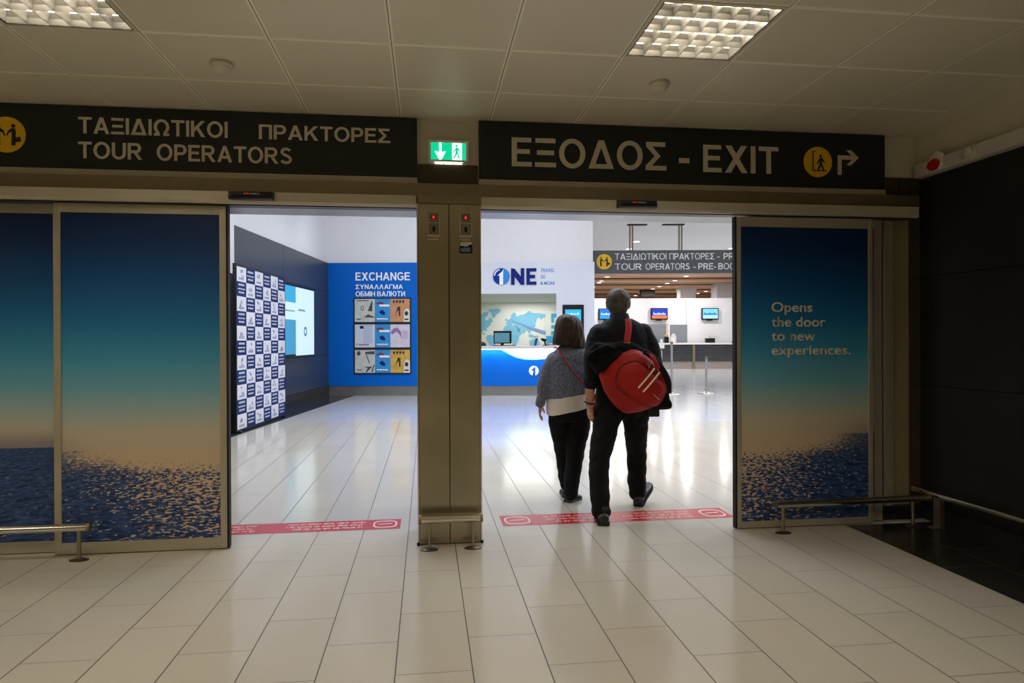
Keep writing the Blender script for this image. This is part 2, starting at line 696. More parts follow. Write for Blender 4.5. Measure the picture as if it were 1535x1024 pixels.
    if ch == 'G':
        return .92, _ring(.47, .5, .47, .52, 42, 325, t, th, 32) + [_bar(.50, .38, .90, .38 + th), _bar(.90 - t, .16, .90, .38)]
    if ch == 'V':
        return .88, [[(0, 1), (.20, 1), (.53, 0), (.34, 0)], [(.88, 1), (.68, 1), (.35, 0), (.54, 0)]]
    if ch in 'W':
        return 1.2, []
    if ch == '-':
        return .34, [_bar(0, .29, .34, .29 + th)]
    if ch == '6' or ch == 'Б':
        return .76, [_bar(0, 0, t, 1), _bar(t, 1 - th, .68, 1)] + _bowl(t, 0, .60, .76)
    if ch == 'Л':
        return .82, [_bar(.82 - t, 0, .82, 1), _bar(.22, 1 - th, .82 - t, 1), [(.22, 1), (.22 + t, 1), (.18, 0), (0, 0)]]
    if ch == 'Ю':
        return 1.2, [_bar(0, 0, t, 1), _bar(t, .42, .46, .42 + th)] + _ring(.80, .5, .40, .52, 0, 360, t, th, 32)
    return .38, []


def caps(self, s, x0, x1, z0, z1, y, depth=0.003, gap=0.11, frm=None, thin=1.0):
    """bold capitals filling the rectangle, facing -y at y"""
    global ST
    keep = ST
    ST = keep * thin
    adv, items = 0.0, []
    for ch in s:
        if ch == ' ':
            adv += 0.34
            continue
        wd, polys = glyph(ch)
        items.append((adv, polys))
        adv += wd + gap
    adv -= gap
    ST = keep
    kx, kz = (x1 - x0) / adv, z1 - z0
    for a, polys in items:
        for k_, pl_ in enumerate(polys):
            pts = [(x0 + (a + px) * kx, z0 + pz * kz) for px, pz in pl_]
            ar = sum(pts[i][0] * pts[(i + 1) % len(pts)][1] - pts[(i + 1) % len(pts)][0] * pts[i][1] for i in range(len(pts)))
            if ar < 0:
                pts.reverse()
            self.prism(pts, y - depth - 0.00012 * depth / 0.003 * (k_ % 7), y, frm)
    return self


MB.caps = caps

# ================================================================== ROOM SHELL (arrivals side)
RX = 3.63            # right wall
CZ = 2.819           # ceiling
FLOOR_MAT = tile_floor('cream floor tiles', -1.9692 + 0 * 0.3073 - 0.1286 + 1.9692, 3.9015, 0.3073, 0.5996,
                       rgb(190, 184, 172), rgb(56, 50, 44), 0.10)
FLOOR_H = tile_floor('cream hall floor tiles', 0.12, 10.93, 0.3073, 0.5996, rgb(190, 190, 192), rgb(112, 108, 106), 0.09, cross=0.25)
FLOOR_DARK = tile_floor('dark floor tiles', 2.945, 3.55, 0.34, 0.5996, rgb(40, 38, 35), rgb(92, 86, 76), 0.16, gw=0.0012, cross=0.7)

BEND = 10.93
# far edge of the entry floor follows the hall's own direction


def bend_pt(hx):
    p = hall(hx, BEND, 0)
    return (p.x, p.y, 0)


mb = MB()
pl, pr = bend_pt(-9), bend_pt(26)
mb.poly([(-7, -4, 0), (2.945, -4, 0), (2.945, 4.45, 0), (24, 4.45, 0), pr, pl, (-9, 4.45, 0), (-7, 4.45, 0)])
struct('floor', mb, FLOOR_MAT, origin=(0, 0, 0))
mb = MB()
mb.poly([(2.945, -4, 0), (RX + 0.05, -4, 0), (RX + 0.05, 4.45, 0), (2.945, 4.45, 0)])
struct('floor_border', mb, FLOOR_DARK, origin=(0, 0, 0))
mb = MB()
mb.poly([(-9, BEND, 0), (26, BEND, 0), (26, 60, 0), (-9, 60, 0)])
struct('floor_hall', mb, FLOOR_H, frame='h', origin=(0, 0, 0))

mb = MB()
# ceiling with openings for the light fittings
xs = sorted({-7.0, RX + 0.02, -1.969, -1.369, 1.031, 1.631, -4.969, -4.369})
ys = sorted({-4.0, 4.64, 2.862, 3.462, 0.462, 1.062, -1.938, -1.338})
LAMP_CELLS = [(-1.969, 2.862), (1.031, 2.862), (-4.969, 2.862), (-1.969, 0.462), (1.031, 0.462), (-4.969, 0.462),
              (-1.969, -1.938), (1.031, -1.938)]
for i in range(len(xs) - 1):
    for j in range(len(ys) - 1):
        if any(abs(xs[i] - a) < 1e-4 and abs(ys[j] - b) < 1e-4 for a, b in LAMP_CELLS[:2]):
            continue
        mb.quad((xs[i], ys[j], CZ), (xs[i], ys[j + 1], CZ), (xs[i + 1], ys[j + 1], CZ), (xs[i + 1], ys[j], CZ))
struct('ceiling', mb, ceiling_tiles('ceiling tiles'), origin=(0, 0, 0))

mb = MB().box((-7, -4.1, 0), (RX + 0.05, -4.0, 3.0))
struct('wall_back', mb, WALLW)
mb = MB().box((-7.1, -4.0, 0), (-7.0, 4.8, 3.0))
struct('wall_left', mb, WALLW)

# right wall: dark cladding in panels, pale band above
mb = MB()
zj = [0.0, 0.98, 1.77, 2.50]
yj = [-4.0, -1.6, 1.4, 4.62]
for a, b in zip(zj, zj[1:]):
    for c, d in zip(yj, yj[1:]):
        mb.box((RX, c + 0.003, a + 0.004), (RX + 0.06, d - 0.003, b - 0.004))
mb.box((RX + 0.008, -4.0, 0), (RX + 0.07, 4.62, 2.5))
struct('wall_right', mb, DARKPANEL)
mb = MB().box((RX + 0.01, -4.0, 2.5), (RX + 0.07, 4.62, CZ))
struct('wall_right_upper', mb, WALLW)
mb = MB().box((RX - 0.012, -4.0, 0), (RX + 0.01, 4.6, 0.11))
struct('baseboard_right', mb, DARKPANEL)

# front wall above the doors and at the sides
mb = MB()
mb.box((-7, 4.62, 2.366), (RX + 0.05, 4.80, CZ))
mb.box((-7, 4.62, 0), (-3.75, 4.80, 2.366))
struct('wall_front', mb, WALLW)
# right end of the front wall: beige pier then dark cladding strip
mb = MB().box((3.40, 4.60, 0), (3.548, 4.80, 2.37))
struct('wall_front_pier', mb, mat('beige pier', rgb(150, 137, 104), 0.55, 0, var=0.06))
mb = MB()
for a, b in zip(zj, [0.98, 1.77, 2.513]):
    mb.box((3.552, 4.585, a + 0.004), (RX, 4.62, b - 0.004))
mb.box((3.548, 4.597, 0), (RX, 4.80, 2.513))
mb.box((3.352, 4.60, 2.378), (3.468, 4.70, 2.513))
mb.box((3.480, 4.60, 2.378), (3.56, 4.70, 2.513))
struct('wall_front_cladding', mb, mat('dark taupe cladding', rgb(72, 64, 50), 0.45, 0.1, var=0.08))
mb = MB().box((3.20, 4.54, 0.0), (3.60, 4.585, 0.10))
struct('baseboard_front', mb, DARKPANEL)

# ---------------------------------------------------------------- header over the doors
mb = MB().box((-3.75, 4.50, 2.262), (3.56, 4.66, 2.362))
struct('trim_1', mb, STEEL_DULL)
# underside of the header seen through the openings
mb = MB().box((-3.75, 4.55, 2.188), (3.40, 4.80, 2.264))
struct('trim_2', mb, mat('grey header underside', rgb(160, 160, 162), 0.28, 0.6, var=0.05))

for nm, xa, xb, lab in (('door_operator', -3.75, -0.062, 'long beige operator cover above the left door opening, under the tour operators board'),
                        ('door_operator', 0.36, 3.48, 'long beige operator cover above the right door opening, ending near the dark wall')):
    t = thing(nm, lab, 'door operator', ((xa + xb) / 2, 4.48, 2.19))
    m_ = MB()
    m_.prism([(4.42, 2.205), (4.42, 2.262), (4.55, 2.262), (4.55, 2.19), (4.435, 2.19)], xa, xb, frm=lambda x, y, z: (y, x, z))
    part('cover', m_, ALU_LIGHT, t)
    part('track', MB().box((xa, 4.46, 2.184), (xb, 4.545, 2.1895)), mat('dark track metal', rgb(44, 40, 36), 0.4, 0.6), t)
    if xb > 3:
        part('end_cap', MB().box((3.48, 4.418, 2.188), (3.492, 4.55, 2.264)), ALU_LIGHT, t)

# central pillar
t = thing('pillar', 'brushed steel pillar between the two door openings', 'pillar', (0.147, 4.62, 0), kind='structure')
PB = mat('pillar steel', rgb(164, 155, 132), 0.24, 0.95, var=0.16, vscale=2.2, bump=0.015, bscale=50)
part('panel', MB().box((-0.050, 4.396, 0.006), (0.1465, 4.45, 2.208), 0.003), PB, t)
part('panel', MB().box((0.1495, 4.396, 0.006), (0.346, 4.45, 2.208), 0.003), PB, t)
part('core', MB().box((-0.046, 4.402, 0.0), (0.342, 4.80, 2.262)), mat('pillar joint', rgb(60, 52, 40), 0.5, 0.5), t)
part('edge_trim', MB().box((-0.060, 4.392, 0.0), (-0.050, 4.80, 2.208), 0.002), CHROME, t)
part('edge_trim', MB().box((0.346, 4.392, 0.0), (0.356, 4.80, 2.208), 0.002), CHROME, t)
part('cap', MB().box((-0.052, 4.372, 2.208), (0.350, 4.42, 2.256), 0.002), STEEL_DULL, t)
for x_ in (-0.06, 0.352):
    part('foot', MB().box((x_ - 0.006, 4.386, 0.0), (x_ + 0.012, 4.41, 0.02), 0.003), BLACK, t)

# dark panel between the sign boards, below the exit light
mb = MB().box((-0.052, 4.60, 2.362), (0.352, 4.62, 2.513))
mb.box((-0.046, 4.592, 2.362), (0.338, 4.602, 2.513))
struct('trim_3', mb, DARKSTEEL)

# ---------------------------------------------------------------- sign boards
GY = 4.575


def fig_person(m, cx, z, s, y, pose='stand', flip=1, kx=1.0):
    """pictogram person, s = height"""
    f = flip
    m.disc(cx, z + s * 0.91, s * 0.085, y - 0.002, y)
    if pose == 'walk':
        P = [(-.02, .80), (.10, .80), (.17, .72), (.30, .50), (.25, .46), (.12, .62), (.10, .42), (.26, .02), (.15, .0), (.03, .30), (-.12, .0), (-.22, .02),
             (-.06, .42), (-.05, .62), (-.13, .48), (-.18, .36), (-.25, .38), (-.20, .56)]
    elif pose == 'reach':
        P = [(-.10, .80), (.12, .80), (.17, .70), (.17, .42), (.14, .02), (-.13, .02), (-.10, .42), (-.10, .64), (-.28, .60), (-.40, .44), (-.47, .48), (-.36, .68), (-.22, .76)]
    else:
        P = [(-.12, .80), (.12, .80), (.22, .60), (.24, .42), (.17, .42), (.12, .56), (.11, .02), (.01, .02), (0, .38), (-.02, .02), (-.12, .02), (-.11, .56), (-.17, .42), (-.24, .42), (-.22, .60)]
    m.prism([(cx + f * px * s * kx, z + pz * s) for px, pz in P], y - 0.002, y)
    return m


def meet_pictogram(m, cx, cz, r, y):
    fig_person(m, cx - r * 0.40, cz - r * 0.62, r * 1.22, y, 'reach', -1, .62)
    fig_person(m, cx + r * 0.36, cz - r * 0.62, r * 1.22, y, 'reach', 1, .62)
    m.prism([(cx + r * 0.46, cz - r * 0.42), (cx + r * 0.76, cz - r * 0.36), (cx + r * 0.72, cz - r * 0.10), (cx + r * 0.44, cz - r * 0.16)], y - 0.002, y)
    return m


INK = mat('pictogram ink', rgb(24, 20, 8), 0.5, 0, var=0)
t = thing('direction_sign', 'charcoal board reading TOUR OPERATORS in Greek and English above the left doors', 'sign', (-1.9, 4.60, 2.366))
part('board', MB().box((-3.75, 4.578, 2.415), (-0.058, 4.62, 2.814)), SIGN_BLACK, t)
part('ledge', MB().box((-3.75, 4.570, 2.366), (-0.058, 4.62, 2.4145)), ALU_LIGHT, t)
for q in (('ΤΑΞΙΔΙΩΤΙΚΟΙ', -2.176, -1.273, 2.641, 2.744), ('ΠΡΑΚΤΟΡΕΣ', -1.078, -0.234, 2.641, 2.736),
          ('TOUR', -2.177, -1.795, 2.483, 2.588), ('OPERATORS', -1.708, -0.868, 2.483, 2.588)):
    part('word', MB().caps(*q, 4.578), LETTER, t)
p = part('pictogram', MB().disc(-2.594, 2.617, 0.112, 4.5755, 4.578), YELLOW, t)
part('pictogram_figures', meet_pictogram(MB(), -2.594, 2.617, 0.112, 4.5755), INK, p)

t = thing('direction_sign', 'charcoal board reading EXIT in Greek and English with walking pictogram and arrow', 'sign', (1.85, 4.60, 2.366))
part('board', MB().box((0.360, 4.578, 2.415), (3.345, 4.62, 2.814)), SIGN_BLACK, t)
part('ledge', MB().box((0.358, 4.570, 2.362), (3.345, 4.62, 2.4145)), ALU_LIGHT, t)
part('word', MB().caps('ΕΞΟΔΟΣ', 0.583, 1.679, 2.511, 2.708, 4.578), LETTER, t)
part('dash', MB().prism([(1.772, 2.567), (1.848, 2.567), (1.848, 2.602), (1.772, 2.602)], 4.575, 4.578), LETTER, t)
part('word', MB().caps('EXIT', 1.949, 2.515, 2.509, 2.702, 4.578, gap=0.13), LETTER, t)
m_ = MB().prism([(2.973, 2.516), (3.003, 2.516), (3.003, 2.628), (3.083, 2.628), (3.040, 2.588), (3.078, 2.588), (3.137, 2.643), (3.078, 2.698),
                 (3.040, 2.698), (3.083, 2.658), (2.973, 2.658)], 4.575, 4.578)
part('arrow', m_, LETTER, t)
p = part('pictogram', MB().disc(2.818, 2.605, 0.110, 4.5755, 4.578), YELLOW, t)
m_ = MB()
m_.prism([(2.775, 2.538), (2.885, 2.538), (2.885, 2.546), (2.784, 2.546), (2.784, 2.678), (2.802, 2.678), (2.802, 2.684), (2.775, 2.684)], 4.5735, 4.5755)
fig_person(m_, 2.838, 2.546, 0.112, 4.5755, 'walk')
part('pictogram_figures', m_, INK, p)

# ---------------------------------------------------------------- emergency exit light
t = thing('exit_light', 'lit green emergency exit light with down arrow and running man', 'exit light', (0.153, 4.60, 2.53))
m_ = MB()
for a, b in (((0.020, 2.526), (0.286, 2.540)), ((0.020, 2.656), (0.286, 2.672)), ((0.020, 2.54), (0.034, 2.656)), ((0.270, 2.54), (0.286, 2.656))):
    m_.box((a[0], 4.570, a[1]), (b[0], 4.62, b[1]), 0.002)
part('housing', m_, mat('pale exit housing', rgb(236, 230, 214), 0.5, 0, var=0.02), t)
GREEN = mat('lit green', rgb(0, 170, 110), 0.5, 0, emit=(0.0, 0.62, 0.30, 1), strength=1.0, var=0)
GWHITE = mat('lit white', rgb(235, 250, 245), 0.5, 0, emit=(0.9, 1.0, 0.96, 1), strength=1.6, var=0)
part('lit_face', MB().box((0.034, 4.582, 2.54), (0.270, 4.60, 2.656)), GREEN, t)
m_ = MB()
m_.prism([(0.090, 2.656), (0.106, 2.656), (0.106, 2.592), (0.135, 2.600), (0.104, 2.5405), (0.092, 2.5405), (0.061, 2.600), (0.090, 2.592)], 4.5795, 4.582)
m_.prism([(0.178, 2.5405), (0.243, 2.5405), (0.243, 2.654), (0.178, 2.654)], 4.5795, 4.582)
part('arrow_and_doorway', m_, GWHITE, t)
m_ = fig_person(MB(), 0.206, 2.553, 0.092, 4.5795, 'walk')
part('running_figure', m_, GREEN, t)
for k in range(3):
    xa = 0.062 + k * 0.063
    part('strip_lamp', MB().box((xa, 4.575, 2.517), (xa + 0.056, 4.598, 2.526)), mat('white strip lamp', rgb(240, 240, 235), 0.5, 0, emit=(1, 0.98, 0.9, 1), strength=3.0, var=0), t)

# ---------------------------------------------------------------- motion sensors on the operator covers
for xa, lab in ((-1.212, 'black motion sensor on the operator cover of the left opening'), (1.272, 'black motion sensor on the operator cover of the right opening')):
    t = thing('motion_sensor', lab, 'sensor', (xa + 0.13, 4.42, 2.205), group=None)
    m_ = MB().prism([(4.355, 2.212), (4.365, 2.252), (4.42, 2.262), (4.42, 2.206), (4.37, 2.204)], xa, xa + 0.262, frm=lambda x, y, z: (y, x, z))
    part('case', m_, BLACK, t)
    part('lens', MB().box((xa + 0.02, 4.352, 2.214), (xa + 0.242, 4.358, 2.228)), mat('smoked lens', rgb(8, 8, 8), 0.08, 0, var=0), t)
    part('indicator', MB().box((xa + 0.095, 4.3545, 2.235), (xa + 0.105, 4.362, 2.241)).box((xa + 0.112, 4.3545, 2.235), (xa + 0.122, 4.362, 2.241)), mat('red indicator', rgb(160, 20, 10), 0.4, 0, emit=(0.7, 0.04, 0.02, 1), strength=0.6, var=0), t)
    m_ = MB()
    for k, wd in enumerate((.008, .006, .009, .005, .008)):
        m_.box((xa + 0.132 + k * 0.011, 4.3545, 2.233), (xa + 0.132 + k * 0.011 + wd, 4.362, 2.241))
    part('badge', m_, mat('grey badge print', rgb(170, 170, 170), 0.5, 0, var=0), t)

# ---------------------------------------------------------------- door key switches on the pillar
for xa, lab in ((0.007, 'door control panel with red display on the left half of the pillar'), (0.213, 'door control panel with red display above a sticker, right half of the pillar')):
    t = thing('door_control', lab, 'control panel', (xa + 0.042, 4.39, 1.987))
    part('plate', MB().box((xa, 4.380, 1.990), (xa + 0.085, 4.396, 2.155), 0.004), mat('panel silver', rgb(182, 172, 150), 0.4, 0.4, var=0.04), t)
    p = part('face', MB().box((xa + 0.009, 4.3775, 2.085), (xa + 0.076, 4.382, 2.145)).box((xa + 0.009, 4.3775, 2.005), (xa + 0.076, 4.382, 2.078)), mat('panel grey', rgb(122, 114, 98), 0.5, 0.3, var=0.03), t)
    part('display', MB().box((xa + 0.026, 4.3755, 2.102), (xa + 0.058, 4.379, 2.130)), mat('red led window', rgb(60, 6, 4), 0.3, 0, emit=(0.12, 0.008, 0.008, 1), strength=0.3, var=0), t)
    m_ = MB()
    for a, b in (((0.037, 2.108), (0.047, 2.111)), ((0.037, 2.121), (0.047, 2.124)), ((0.036, 2.108), (0.039, 2.124)), ((0.045, 2.108), (0.048, 2.124)), ((0.037, 2.1145), (0.047, 2.1175))):
        m_.box((xa + a[0], 4.3745, a[1]), (xa + b[0], 4.377, b[1]))
    part('digit', m_, mat('red led digit', rgb(255, 60, 40), 0.3, 0, emit=(1, 0.07, 0.04, 1), strength=0.6, var=0), t)
    part('keyhole', MB().prism([(xa + 0.036, 2.022), (xa + 0.050, 2.022), (xa + 0.053, 2.045), (xa + 0.050, 2.056), (xa + 0.036, 2.056), (xa + 0.033, 2.045)], 4.3755, 4.379), BLACK, t)
    part('name_strip', MB().box((xa, 4.391, 1.972), (xa + 0.088, 4.396, 1.982)), mat('panel silver', None), t)
    part('red_mark', MB().box((xa + 0.076, 4.390, 1.972), (xa + 0.086, 4.3925, 1.982)), mat('red mark', rgb(200, 50, 30), 0.5, 0, var=0), t)
t = thing('sticker', 'small torn blue and black sticker under the right door control', 'sticker', (0.257, 4.395, 1.887))
part('backing', MB().box((0.216, 4.3935, 1.888), (0.298, 4.396, 1.957)), BLACK, t)
m_ = MB().prism([(0.216, 1.938), (0.222, 1.958), (0.298, 1.962), (0.298, 1.948), (0.280, 1.944), (0.262, 1.932), (0.24, 1.936)], 4.392, 4.3935)
part('torn_top', m_, mat('sticker white', rgb(205, 200, 188), 0.6, 0, var=0.1), t)
m_ = MB().prism([(0.224, 1.898), (0.286, 1.898), (0.286, 1.92), (0.272, 1.928), (0.258, 1.92), (0.246, 1.93), (0.238, 1.918), (0.224, 1.926)], 4.392, 4.3935)
part('blue_print', m_, mat('sticker blue', rgb(84, 122, 140), 0.6, 0, var=0.2, vscale=60), t)

# ---------------------------------------------------------------- sliding doors with the sea print
def sea_print(name, x0, x1, z0, z1, glow_x, horizon, spread):
    """a printed photograph: evening sky over a sea with sun glitter (object x, z)"""
    g = NT(name)
    tc = g.n('ShaderNodeTexCoord')
    o = g.xyz(tc.outputs['Object'])
    x, z = o[0], o[2]
    t_ = g.math('DIVIDE', g.math('SUBTRACT', z, horizon), z1 - horizon)
    sky = g.ramp(t_, [(0.0, rgb(194, 178, 154)), (0.07, rgb(192, 182, 158)), (0.15, rgb(164, 182, 178)), (0.26, rgb(112, 172, 190)), (0.40, rgb(66, 150, 188)), (0.55, rgb(36, 114, 168)), (0.72, rgb(24, 80, 138)), (0.88, rgb(18, 52, 102)), (1.0, rgb(16, 40, 82))])
    # left part of the horizon is purple and duller
    far = g.step(g.math('SUBTRACT', glow_x, x) if spread > 0 else g.math('SUBTRACT', x, glow_x), abs(spread) * 0.9, abs(spread) * 2.2)
    low = g.math('SUBTRACT', 1.0, g.step(t_, 0.0, 0.10))
    sky = g.mix(g.math('MULTIPLY', g.math('MULTIPLY', far, low), 0.75), sky, rgb(112, 104, 124))
    # sea
    d = g.math('DIVIDE', g.math('SUBTRACT', horizon, z), horizon - z0, clamp=True)
    pers = g.math('ADD', g.math('MULTIPLY', d, 0.82), 0.18)
    u = g.math('DIVIDE', g.math('SUBTRACT', x, glow_x), g.math('POWER', pers, 0.8))
    v = g.math('MULTIPLY', g.math('POWER', g.math('ADD', d, 0.02), 0.55), 1.15)
    n1 = g.noise(g.comb(g.math('MULTIPLY', u, 9.0), g.math('MULTIPLY', v, 34.0)), 1.0, 4, 0.6)
    n2 = g.noise(g.comb(g.math('MULTIPLY', u, 19.0), g.math('MULTIPLY', v, 58.0), 3.1), 1.0, 3, 0.55)
    n3 = g.noise(g.comb(g.math('MULTIPLY', u, 4.0), g.math('MULTIPLY', v, 7.0), 7.7), 1.0, 3, 0.6)
    water = g.mix(g.step(n1, 0.3, 0.7), rgb(18, 38, 78), rgb(62, 88, 138))
    water = g.mix(g.step(n2, 0.52, 0.7), water, rgb(88, 114, 160))
    dist = g.math('ABSOLUTE', g.math('SUBTRACT', x, glow_x))
    near = g.math('SUBTRACT', 1.0, g.step(dist, 0.0, abs(spread) * 2.0))
    near2 = g.math('ADD', near, g.math('MULTIPLY', g.math('SUBTRACT', n3, 0.5), 0.9))
    fade = g.math('SUBTRACT', 1.0, g.math('MULTIPLY', d, 0.55))
    amount = g.math('MULTIPLY', near2, fade)
    horizon_sheen = g.math('MULTIPLY', g.math('SUBTRACT', 1.0, g.step(d, 0.0, 0.30)), g.math('SUBTRACT', 1.0, g.step(dist, abs(spread) * 0.6, abs(spread) * 2.1)))
    thr = g.math('SUBTRACT', 0.70, g.math('ADD', g.math('MULTIPLY', amount, 0.29), g.math('MULTIPLY', horizon_sheen, 0.30)))
    dlt = g.math('SUBTRACT', n2, thr)
    ripple = g.step(dlt, 0.0, 0.05)
    vo = g.n('ShaderNodeTexVoronoi')
    vo.inputs['Scale'].default_value = 1.0
    g.l(g.comb(g.math('MULTIPLY', u, 26.0), g.math('MULTIPLY', v, 50.0)), vo.inputs['Vector'])
    spark = g.math('SUBTRACT', 1.0, g.step(vo.outputs['Distance'], 0.20, 0.36))
    wn = g.n('ShaderNodeTexWhiteNoise', noise_dimensions='3D')
    g.l(vo.outputs['Color'], wn.inputs['Vector'])
    keep = g.math('GREATER_THAN', wn.outputs['Value'], g.math('SUBTRACT', 1.0, g.math('MULTIPLY', near2, 0.42)))
    tot = g.math('MAXIMUM', g.math('MULTIPLY', spark, keep), g.math('MULTIPLY', ripple, 0.85))
    water = g.mix(tot, water, rgb(216, 188, 154))
    water = g.mix(g.math('MULTIPLY', horizon_sheen, 0.45), water, rgb(196, 176, 146))
    sea = g.math('LESS_THAN', z, horizon)
    c = g.mix(sea, sky, water)
    g.l(c, g.b.inputs['Base Color'])
    g.b.inputs['Roughness'].default_value = 0.38
    g.b.inputs['Specular IOR Level'].default_value = 0.3
    return g.m


def leaf(label, x0, x1, y, art, z0=0.006, z1=2.182, st=0.036, top=0.056, bot=0.07, gasket=None):
    t = thing('sliding_door', label, 'door', ((x0 + x1) / 2, y + 0.02, z0), kind='thing')
    part('stile', MB().box((x0, y, z0), (x0 + st, y + 0.04, z1), 0.003), ALU, t)
    part('stile', MB().box((x1 - st, y, z0), (x1, y + 0.04, z1), 0.003), ALU, t)
    part('rail', MB().box((x0 + st, y + 0.001, z1 - top), (x1 - st, y + 0.039, z1)), ALU, t)
    part('rail', MB().box((x0 + st, y + 0.001, z0), (x1 - st, y + 0.039, z0 + bot)), ALU, t)
    part('printed_panel', MB().box((x0 + st, y + 0.008, z0 + bot), (x1 - st, y + 0.03, z1 - top)), art, t)
    if gasket is not None:
        xa = x1 if gasket > 0 else x0 - 0.012
        part('gasket', MB().box((xa, y - 0.002, z0), (xa + 0.012, y + 0.045, z1)), RUBBER, t)
    part('floor_guide', MB().box((x0 + 0.02, y + 0.01, 0.0), (x1 - 0.005, y + 0.03, z0 + 0.004)), RUBBER, t)
    return t


ZA, ZB = 0.08, 2.13
# object coordinates of each door start at its own base
d1c = (-2.285 - 1.262) / 2
ART1 = sea_print('sea print, front left door', -0.48, 0.48, 0.07, 2.12, 0.42, 0.640, 0.62)
leaf('front sliding door left of the opening, sunlit sea print', -2.285, -1.262, 4.49, ART1, gasket=1, st=0.042)
ART2 = sea_print('sea print, rear left door', -1.2, 0.6, 0.07, 2.12, 1.75, 0.655, 0.55)
leaf('sliding door at the far left edge, darker sea print, half behind its neighbour', -3.55, -2.24, 4.555, ART2, bot=0.07)
ART3 = sea_print('sea print, right door', -0.5, 0.5, 0.05, 2.1, -0.44, 0.645, -0.55)
t = leaf('sliding door right of the opening lettered Opens the door to new experiences', 2.140, 3.165, 4.46, ART3, z1=2.175, top=0.068, bot=0.045, gasket=-1, st=0.034)
for s_, xa, xb, zc in (('Opens', 2.401, 2.707, 1.514), ('the door', 2.401, 2.808, 1.411), ('to new', 2.401, 2.728, 1.312), ('experiences.', 2.401, 2.998, 1.212)):
    part('text_line', MB().text(s_, xa, xb, zc, zc + 0.071, 4.468, 0.0015, 0.014), mat('cream door lettering', rgb(222, 206, 176), 0.5, 0, var=0), t)
leaf('narrow visible edge of the sliding door parked behind the lettered door', 2.25, 3.275, 4.515, ART3, z1=2.178, st=0.062, bot=0.07)
mb = MB().box((3.335, 4.56, 0), (3.372, 4.62, 2.185)).box((3.376, 4.57, 0), (3.402, 4.62, 2.185))
struct('door_jamb', mb, ALU)
mb = MB().box((3.275, 4.59, 0), (3.335, 4.62, 2.19))
struct('door_jamb_recess', mb, RUBBER)

# ---------------------------------------------------------------- bump rails
def base_plate(m, x, y, r, d, ang=0.0):
    pts = [(x + r * cos(a) , y + d * sin(a)) for a in [2 * pi * k / 28 for k in range(28)]]
    b0 = [m.bm.verts.new((p[0], p[1], 0.0)) for p in pts]
    b1 = [m.bm.verts.new((p[0], p[1], 0.006)) for p in pts]
    b2 = [m.bm.verts.new((x + (p[0] - x) * .45, y + (p[1] - y) * .45, 0.014)) for p in pts]
    n = 28
    for a, b in ((b0, b1), (b1, b2)):
        for k in range(n):
            m.bm.faces.new((a[k], a[(k + 1) % n], b[(k + 1) % n], b[k]))
    m.bm.faces.new(b2)
    m.bm.faces.new(list(reversed(b0)))
    return m


def bump_rail(label, bar, posts, zc, r=0.025, plates=True, flat=False, pw=0.008, grp=None):
    c = [(a + b) / 2 for a, b in zip(bar[0], bar[1])]
    t = thing('bump_rail', label, 'rail', (c[0], c[1], 0))
    part('bar', MB().tube([bar[0], bar[1]], r, 24), CHROME, t, smooth=True)
    for k in (0, 1):
        d = (Vector(bar[1 - k]) - Vector(bar[k])).normalized()
        part('end_cap', MB().tube([Vector(bar[k]) - d * 0.006, Vector(bar[k]) + d * 0.012], r + 0.001, 24), STEEL_DULL, t, smooth=True)
    for x, y in posts:
        if flat:
            po = part('post', MB().box((x - 0.028, y - 0.006, 0.0), (x + 0.028, y + 0.006, zc - r * 0.6), 0.002), STEEL, t)
            part('bolt', MB().cyl((x - 0.02, y - 0.02, 0), (x - 0.02, y - 0.02, 0.012), 0.006), CHROME, po)
        else:
            po = part('post', MB().cyl((x, y, 0.008), (x, y, zc - r * 0.4), pw, 16), STEEL, t, smooth=True)
            part('base_plate', base_plate(MB(), x, y, 0.056, 0.034), mat('dark base plate', rgb(92, 84, 70), 0.35, 0.8, var=0.05), po)
    return t


bump_rail('short steel bump rail at the foot of the central pillar', [(-0.047, 4.29, 0.194), (0.345, 4.29, 0.194)], [(0.014, 4.29), (0.288, 4.29)], 0.194, 0.027)
bump_rail('steel bump rail before the left sliding doors, one post in view', [(-3.4, 4.38, 0.200), (-2.03, 4.38, 0.200)], [(-2.09, 4.38), (-3.2, 4.38)], 0.2, 0.024, pw=0.012)
bump_rail('steel bump rail before the lettered door, ending at the dark corner', [(2.35, 4.33, 0.198), (3.49, 4.33, 0.205)], [(2.405, 4.33), (3.40, 4.37)], 0.198, 0.024, pw=0.012)
t = thing('wall_rail', 'long steel bump rail running along the dark right wall', 'rail', (3.50, 2.5, 0))
part('bar', MB().tube([(3.545, -2.0, 0.222), (3.545, 4.55, 0.222)], 0.022, 20), CHROME, t, smooth=True)
for y_ in (4.30, 2.6, 0.9, -0.8):
    po = part('post', MB().box((3.525, y_ - 0.03, 0), (3.565, y_ + 0.03, 0.206), 0.002), STEEL, t)
    part('bolt', MB().cyl((3.50, y_, 0), (3.50, y_, 0.012), 0.006), CHROME, po)
    part('foot_plate', MB().box((3.485, y_ - 0.035, 0), (3.565, y_ + 0.035, 0.006)), STEEL, po)

# ---------------------------------------------------------------- ceiling fittings
LOUVRE = mat('satin louvre aluminium', rgb(138, 136, 132), 0.36, 0.7, var=0.03)
TUBE = mat('lamp glow', rgb(255, 245, 225), 0.5, 0, emit=(1.0, 0.86, 0.62, 1), strength=1.0, var=0)


